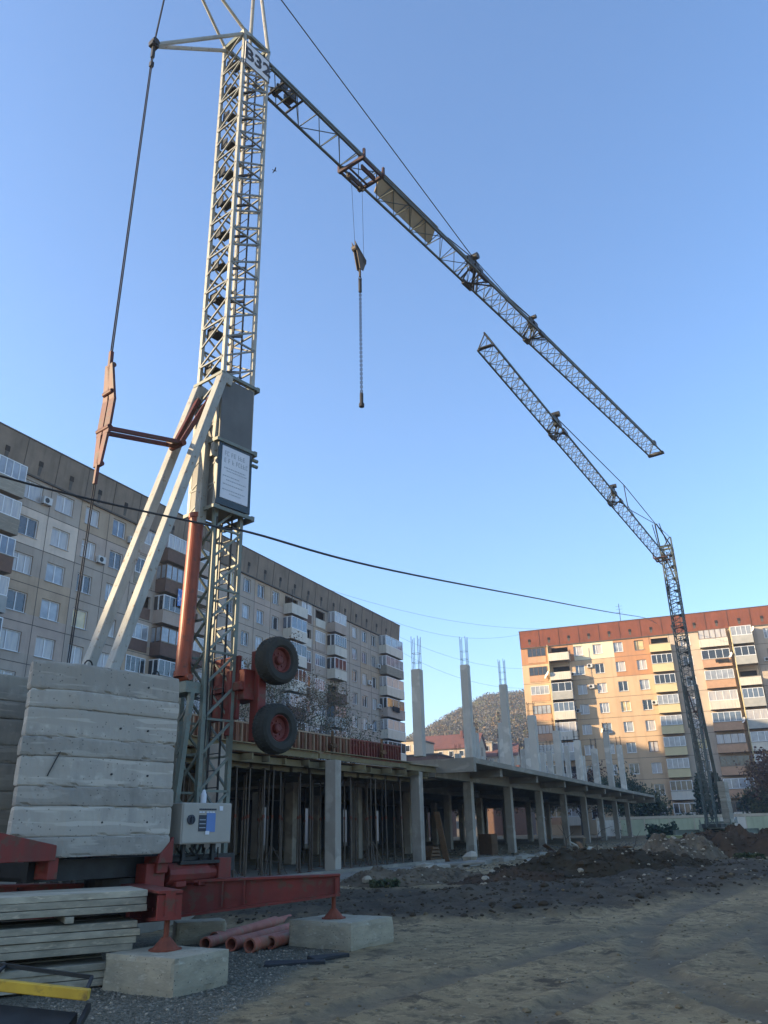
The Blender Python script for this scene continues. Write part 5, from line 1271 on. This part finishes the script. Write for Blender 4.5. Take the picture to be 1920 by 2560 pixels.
# ---------------------------------------------------------------- trees and shrubs
def tree(name,x,y,z,h,cr,leafm,label,seed,leaves=2600,ls=.16,trunk=.16,crown_lo=.25,group=None,dens=1.0,flat=1.0,cat='tree'):
    rr=random.Random(seed); r=empty(name,(x,y,z),0,label,cat,group)
    tips=[]; mb=MB()
    def branch(p,d,L,rad,lv):
        q=p+d*L; mb.tube(p,q,rad,6 if lv<2 else 4,0,rad*.65,cap=False)
        if lv>=3: tips.append(q); return
        if lv>=1: tips.append(q)
        for k in range(3 if lv else 6):
            nd=(d+Vector((rr.gauss(0,.55),rr.gauss(0,.55),rr.gauss(.1,.3)))).normalized()
            st=p+d*L*rr.uniform(.45,1.0); branch(st,nd,L*rr.uniform(.5,.75),rad*.5,lv+1)
    branch(Vector((0,0,-.2)),Vector((rr.gauss(0,.04),rr.gauss(0,.04),1)).normalized(),h*.5,trunk,0)
    mb.build('trunk',M['bark'],r)
    if leaves:
        lb=MB(); zs=[t for t in tips if t.z>h*crown_lo] or tips
        per=max(1,int(leaves/len(zs)))
        for t in zs:
            k=cr*.30*rr.uniform(.6,1.4); d=math.hypot(t.x,t.y)
            leaf_clump(lb,t,k,per,ls,rr,rr.choice((0,0,1)),flat)
        lb.build('crown',leafm if isinstance(leafm,list) else [leafm,leafm],r)
    return r
def conifer(x,y,z,h,w_,label,seed,group=None,cat='conifer'):
    rr=random.Random(seed); r=empty('conifer',(x,y,z),0,label,cat,group)
    m=MB(); m.tube((0,0,0),(0,0,h*.95),.14,6,0,.02); m.build('trunk',M['bark'],r)
    lb=MB()
    for i in range(int(h*26)):
        t=rr.random()**.8; zz=h*(.06+.94*t); rad=w_*(1-t)**.75*rr.uniform(.35,1.05)+.05; a=rr.uniform(0,6.28)
        leaf_clump(lb,(rad*math.cos(a),rad*math.sin(a),zz-.2*rad),.38,16,.17,rr,0,.6)
    lb.build('crown',[M['lf_dark'],M['lf_green']],r); return r
gA=[M['lf_aut'],M['lf_green']]; gG=[M['lf_green'],M['lf_dark']]; gR=[M['lf_red'],M['lf_aut']]
# behind the deck, before the grey block
for i,(a,b,h,lv,mt,lab) in enumerate(((55,-40,16,2400,gA,'half-bare autumn tree seen through the crane mast against the grey block'),(62,-40,18,3400,gA,'half-bare autumn tree behind the upper crane wheel'),(67,-39.5,16.5,3200,gA,'thin brown tree just right of the crane wheels'),(72.5,-40,14.5,2400,gG,'sparse green tree before the grey block, behind the shutter row'),(44,-40,12,900,gA,'bare tree left of the mast before the grey block'))):
    p=G(a,b); tree('tree',p.x,p.y,.5,h,3.4,mt,lab,40+i,int(lv*1.1),.095,.13,.15,'trees before the grey block')
# right-hand side, behind the fence
T2=[('c',37.3,101,5.6+1.2,1.9,'tall dark conifer left of the distant crane mast'),('c',40.3,104,7.2,2.0,'dark conifer just right of the distant crane mast'),
    ('t',27.5,104,5.5,gG,'low dusty tree behind the left part of the fence'),('t',32.0,103,5.0,gG,'bushy green tree by the fence left of the conifers'),
    ('t',46.0,100,8.5,gR,'large dark red leaved tree at the right edge'),('t',49.5,104,9.0,gR,'dark reddish tree cut by the right edge of the picture'),('t',43.8,103,5.0,gG,'green tree between the conifer and the red tree'),
    ('t',20.5,112,6.5,gA,'brownish tree behind the end of the deck')]
for i,t in enumerate(T2):
    if t[0]=='c': conifer(t[1],t[2],.7,t[3],t[4],t[5],60+i)
    else: tree('tree',t[1],t[2],.7,t[3],4.2,t[4],t[5],60+i,2600,.2,.15,.12,'trees behind the fence')
for i,(x,y,h,mt,lab) in enumerate(((22,118,8,gA,'brown tree seen between the upper columns, left'),(27,121,9,gR,'reddish tree seen between the upper columns, middle'),(33,117,8.0,gG,'green tree seen between the upper columns, right'),(16.5,125,8,gA,'autumn tree at the foot of the hill behind the third tall column'),(12,128,7,gR,'low reddish tree behind the second tall column'))):
    tree('tree',x,y,.8,h,4,mt,lab,90+i,2200,.22,.15,.15,'trees seen above the deck')
for i,(x,y,w_,h,mt,lab) in enumerate(((26.5,96,1.6,1.5,gG,'low dark shrub in front of the fence by the deck end'),(19.0,60,.9,1.3,[M['lf_dark'],M['lf_dark']],'dark clump of weeds beside the end of the concrete frame'),(38,102,5,2.4,gG,'wide hedge behind the fence below the conifers'),(45,101,5,2.6,gR,'wide dark hedge behind the fence at the right edge'),(30,101,4,2.2,gG,'leafy hedge behind the left part of the fence'),(-.2,22.9,.35,.18,gG,'small green weeds at the foot of the long beam pad'),(12.2,29.6,.5,.25,gG,'weed tuft beside the brown earth heap'))):
    rr=random.Random(i+5); r=empty('shrub',(x,y,gbase(x,y)),0,lab,'shrub'); lb=MB()
    for k in range(int(26+w_*10)):
        leaf_clump(lb,(rr.uniform(-1,1)*w_,rr.uniform(-.3,.3)*w_,h*rr.uniform(.1,.8)),h*.3,26,.09+.03*h,rr,rr.choice((0,0,1)))
    lb.build('foliage',mt,r)
    m=MB(); 
    for k in range(6): m.tube((rr.uniform(-.3,.3)*w_,0,0),(rr.uniform(-.8,.8)*w_,rr.uniform(-.2,.2),h*.7),.02,4)
    m.build('stem',M['bark'],r)

# ---------------------------------------------------------------- far crane base, cables, bird
mb=MB(); mb.box(-4.2,4.2,-2.2,2.2,-.4,.62); o=mb.build('crane_footing',mat('mossy_yellow',(.3,.3,.13),(.2,.21,.1),.7,.9)); o.location=(loc2.x+.3,loc2.y-2.9,gbase(18,49)+.0); o.rotation_euler=(0,0,R(12)); tag(o,'low yellow green base slab under the distant crane','footing')
def cable(name,pts,r,label,group=None,r0=None):
    mb=MB(); N_=len(pts)-1
    for i in range(N_): mb.tube(pts[i],pts[i+1],r if r0 is None else lerp(r0,r,(i/N_)),6,0,r if r0 is None else lerp(r0,r,((i+1)/N_)),cap=False)
    mb=mb; return tag(mb.build(name,M['rope']),label,'cable',group)
P=[(-5.6,5.0,5.2),(-4.3,8,5.45),(-2.68,12,6.32),(-2.3,12.9,6.55),(.2,19.1,7.8),(7.53,37.2,12.0),(18,63,18.0),(35,105,27.9),(42,121,31.0)]
def smooth(P,n=10):
    out=[]
    Q=[Vector(p) for p in P]
    for i in range(len(Q)-1):
        a=Q[max(0,i-1)];b=Q[i];c=Q[i+1];d=Q[min(len(Q)-1,i+2)]
        for k in range(n):
            t=k/n; out.append(.5*((2*b)+(c-a)*t+(2*a-5*b+4*c-d)*t*t+(3*b-a-3*c+d)*t*t*t))
    out.append(Q[-1]); return out
cable('overhead_cable',smooth(P),.04,'thick black cable crossing before the crane and rising to the right block roof',None,.009)
def sag(p,q,s,n=16):
    p=Vector(p);q=Vector(q); return [p.lerp(q,i/n)-Vector((0,0,s*4*(i/n)*(1-i/n))) for i in range(n+1)]
e=G(88,-46.5,29.7); e2=G(103,-47,29.5)
for i,(p,q,s,lab) in enumerate(((G(80,-46.8,29.8),A2*124+B2*-19+Vector((0,0,31)),1.5,'thin wire from the grey block roof to the red parapet, uppermost'),
                              (G(90,-46.8,29.8),A2*124+B2*-22+Vector((0,0,30.8)),2.5,'thin wire from the grey block roof, second from the top'),
                              (e2+Vector((0,0,-1)),A2*123.4+B2*-23.6+Vector((0,0,25)),1.2,'thin wire slung low between the ends of the two blocks'),
                              (e2+Vector((0,0,-3)),A2*123.4+B2*-23.6+Vector((0,0,22)),1.5,'thin wire, lowest between the ends of the two blocks'))):
    cable('thin_wire',sag(p,q,s),.014,lab,'thin wires between the two blocks')
B=empty('bird',(-4.18,25,27.15),R(30),'small dark bird flying in the clear sky right of the mast','bird',scale=.6)
mb=MB(); mb.lathe([(.001,-.13),(.025,-.09),(.04,-.02),(.035,.05),(.02,.09),(.022,.11),(.001,.15)],(1,0,.05),(0,0,0),8)
for sy in(-1,1):
    n=len(mb.v); mb.v+=[(.04,sy*.02,.01),(-.05,sy*.02,.01),(-.06,sy*.16,.06),(.03,sy*.14,.06),(-.07,sy*.3,.02),(-.02,sy*.28,.03)]; mb.f+=[(n,n+1,n+2,n+3),(n+3,n+2,n+4,n+5)]; mb.m+=[0,0]
n=len(mb.v); mb.v+=[(-.1,-.015,0),(-.1,.015,0),(-.2,.035,0),(-.2,-.035,0)]; mb.f.append((n,n+1,n+2,n+3)); mb.m.append(0)
o=mb.build('body',M['steel_dk'],B)

# ---------------------------------------------------------------- thin evening haze over the whole site
hz=bpy.data.materials.new('haze'); hz.use_nodes=True; n=hz.node_tree.nodes; n.remove(n['Principled BSDF'])
pv=n.new('ShaderNodeVolumePrincipled'); pv.inputs['Color'].default_value=(.8,.86,.93,1); pv.inputs['Density'].default_value=.0006; pv.inputs['Anisotropy'].default_value=.2
hz.node_tree.links.new(pv.outputs[0],n['Material Output'].inputs['Volume'])
mb=MB(); mb.box(-1600,1600,-700,2600,-3,88); o=mb.build('haze',hz,kind='stuff'); tag(o,'thin pale evening haze over the whole site','haze')
S.cycles.volume_bounces=0; S.cycles.volume_step_rate=10; S.cycles.volume_max_steps=64
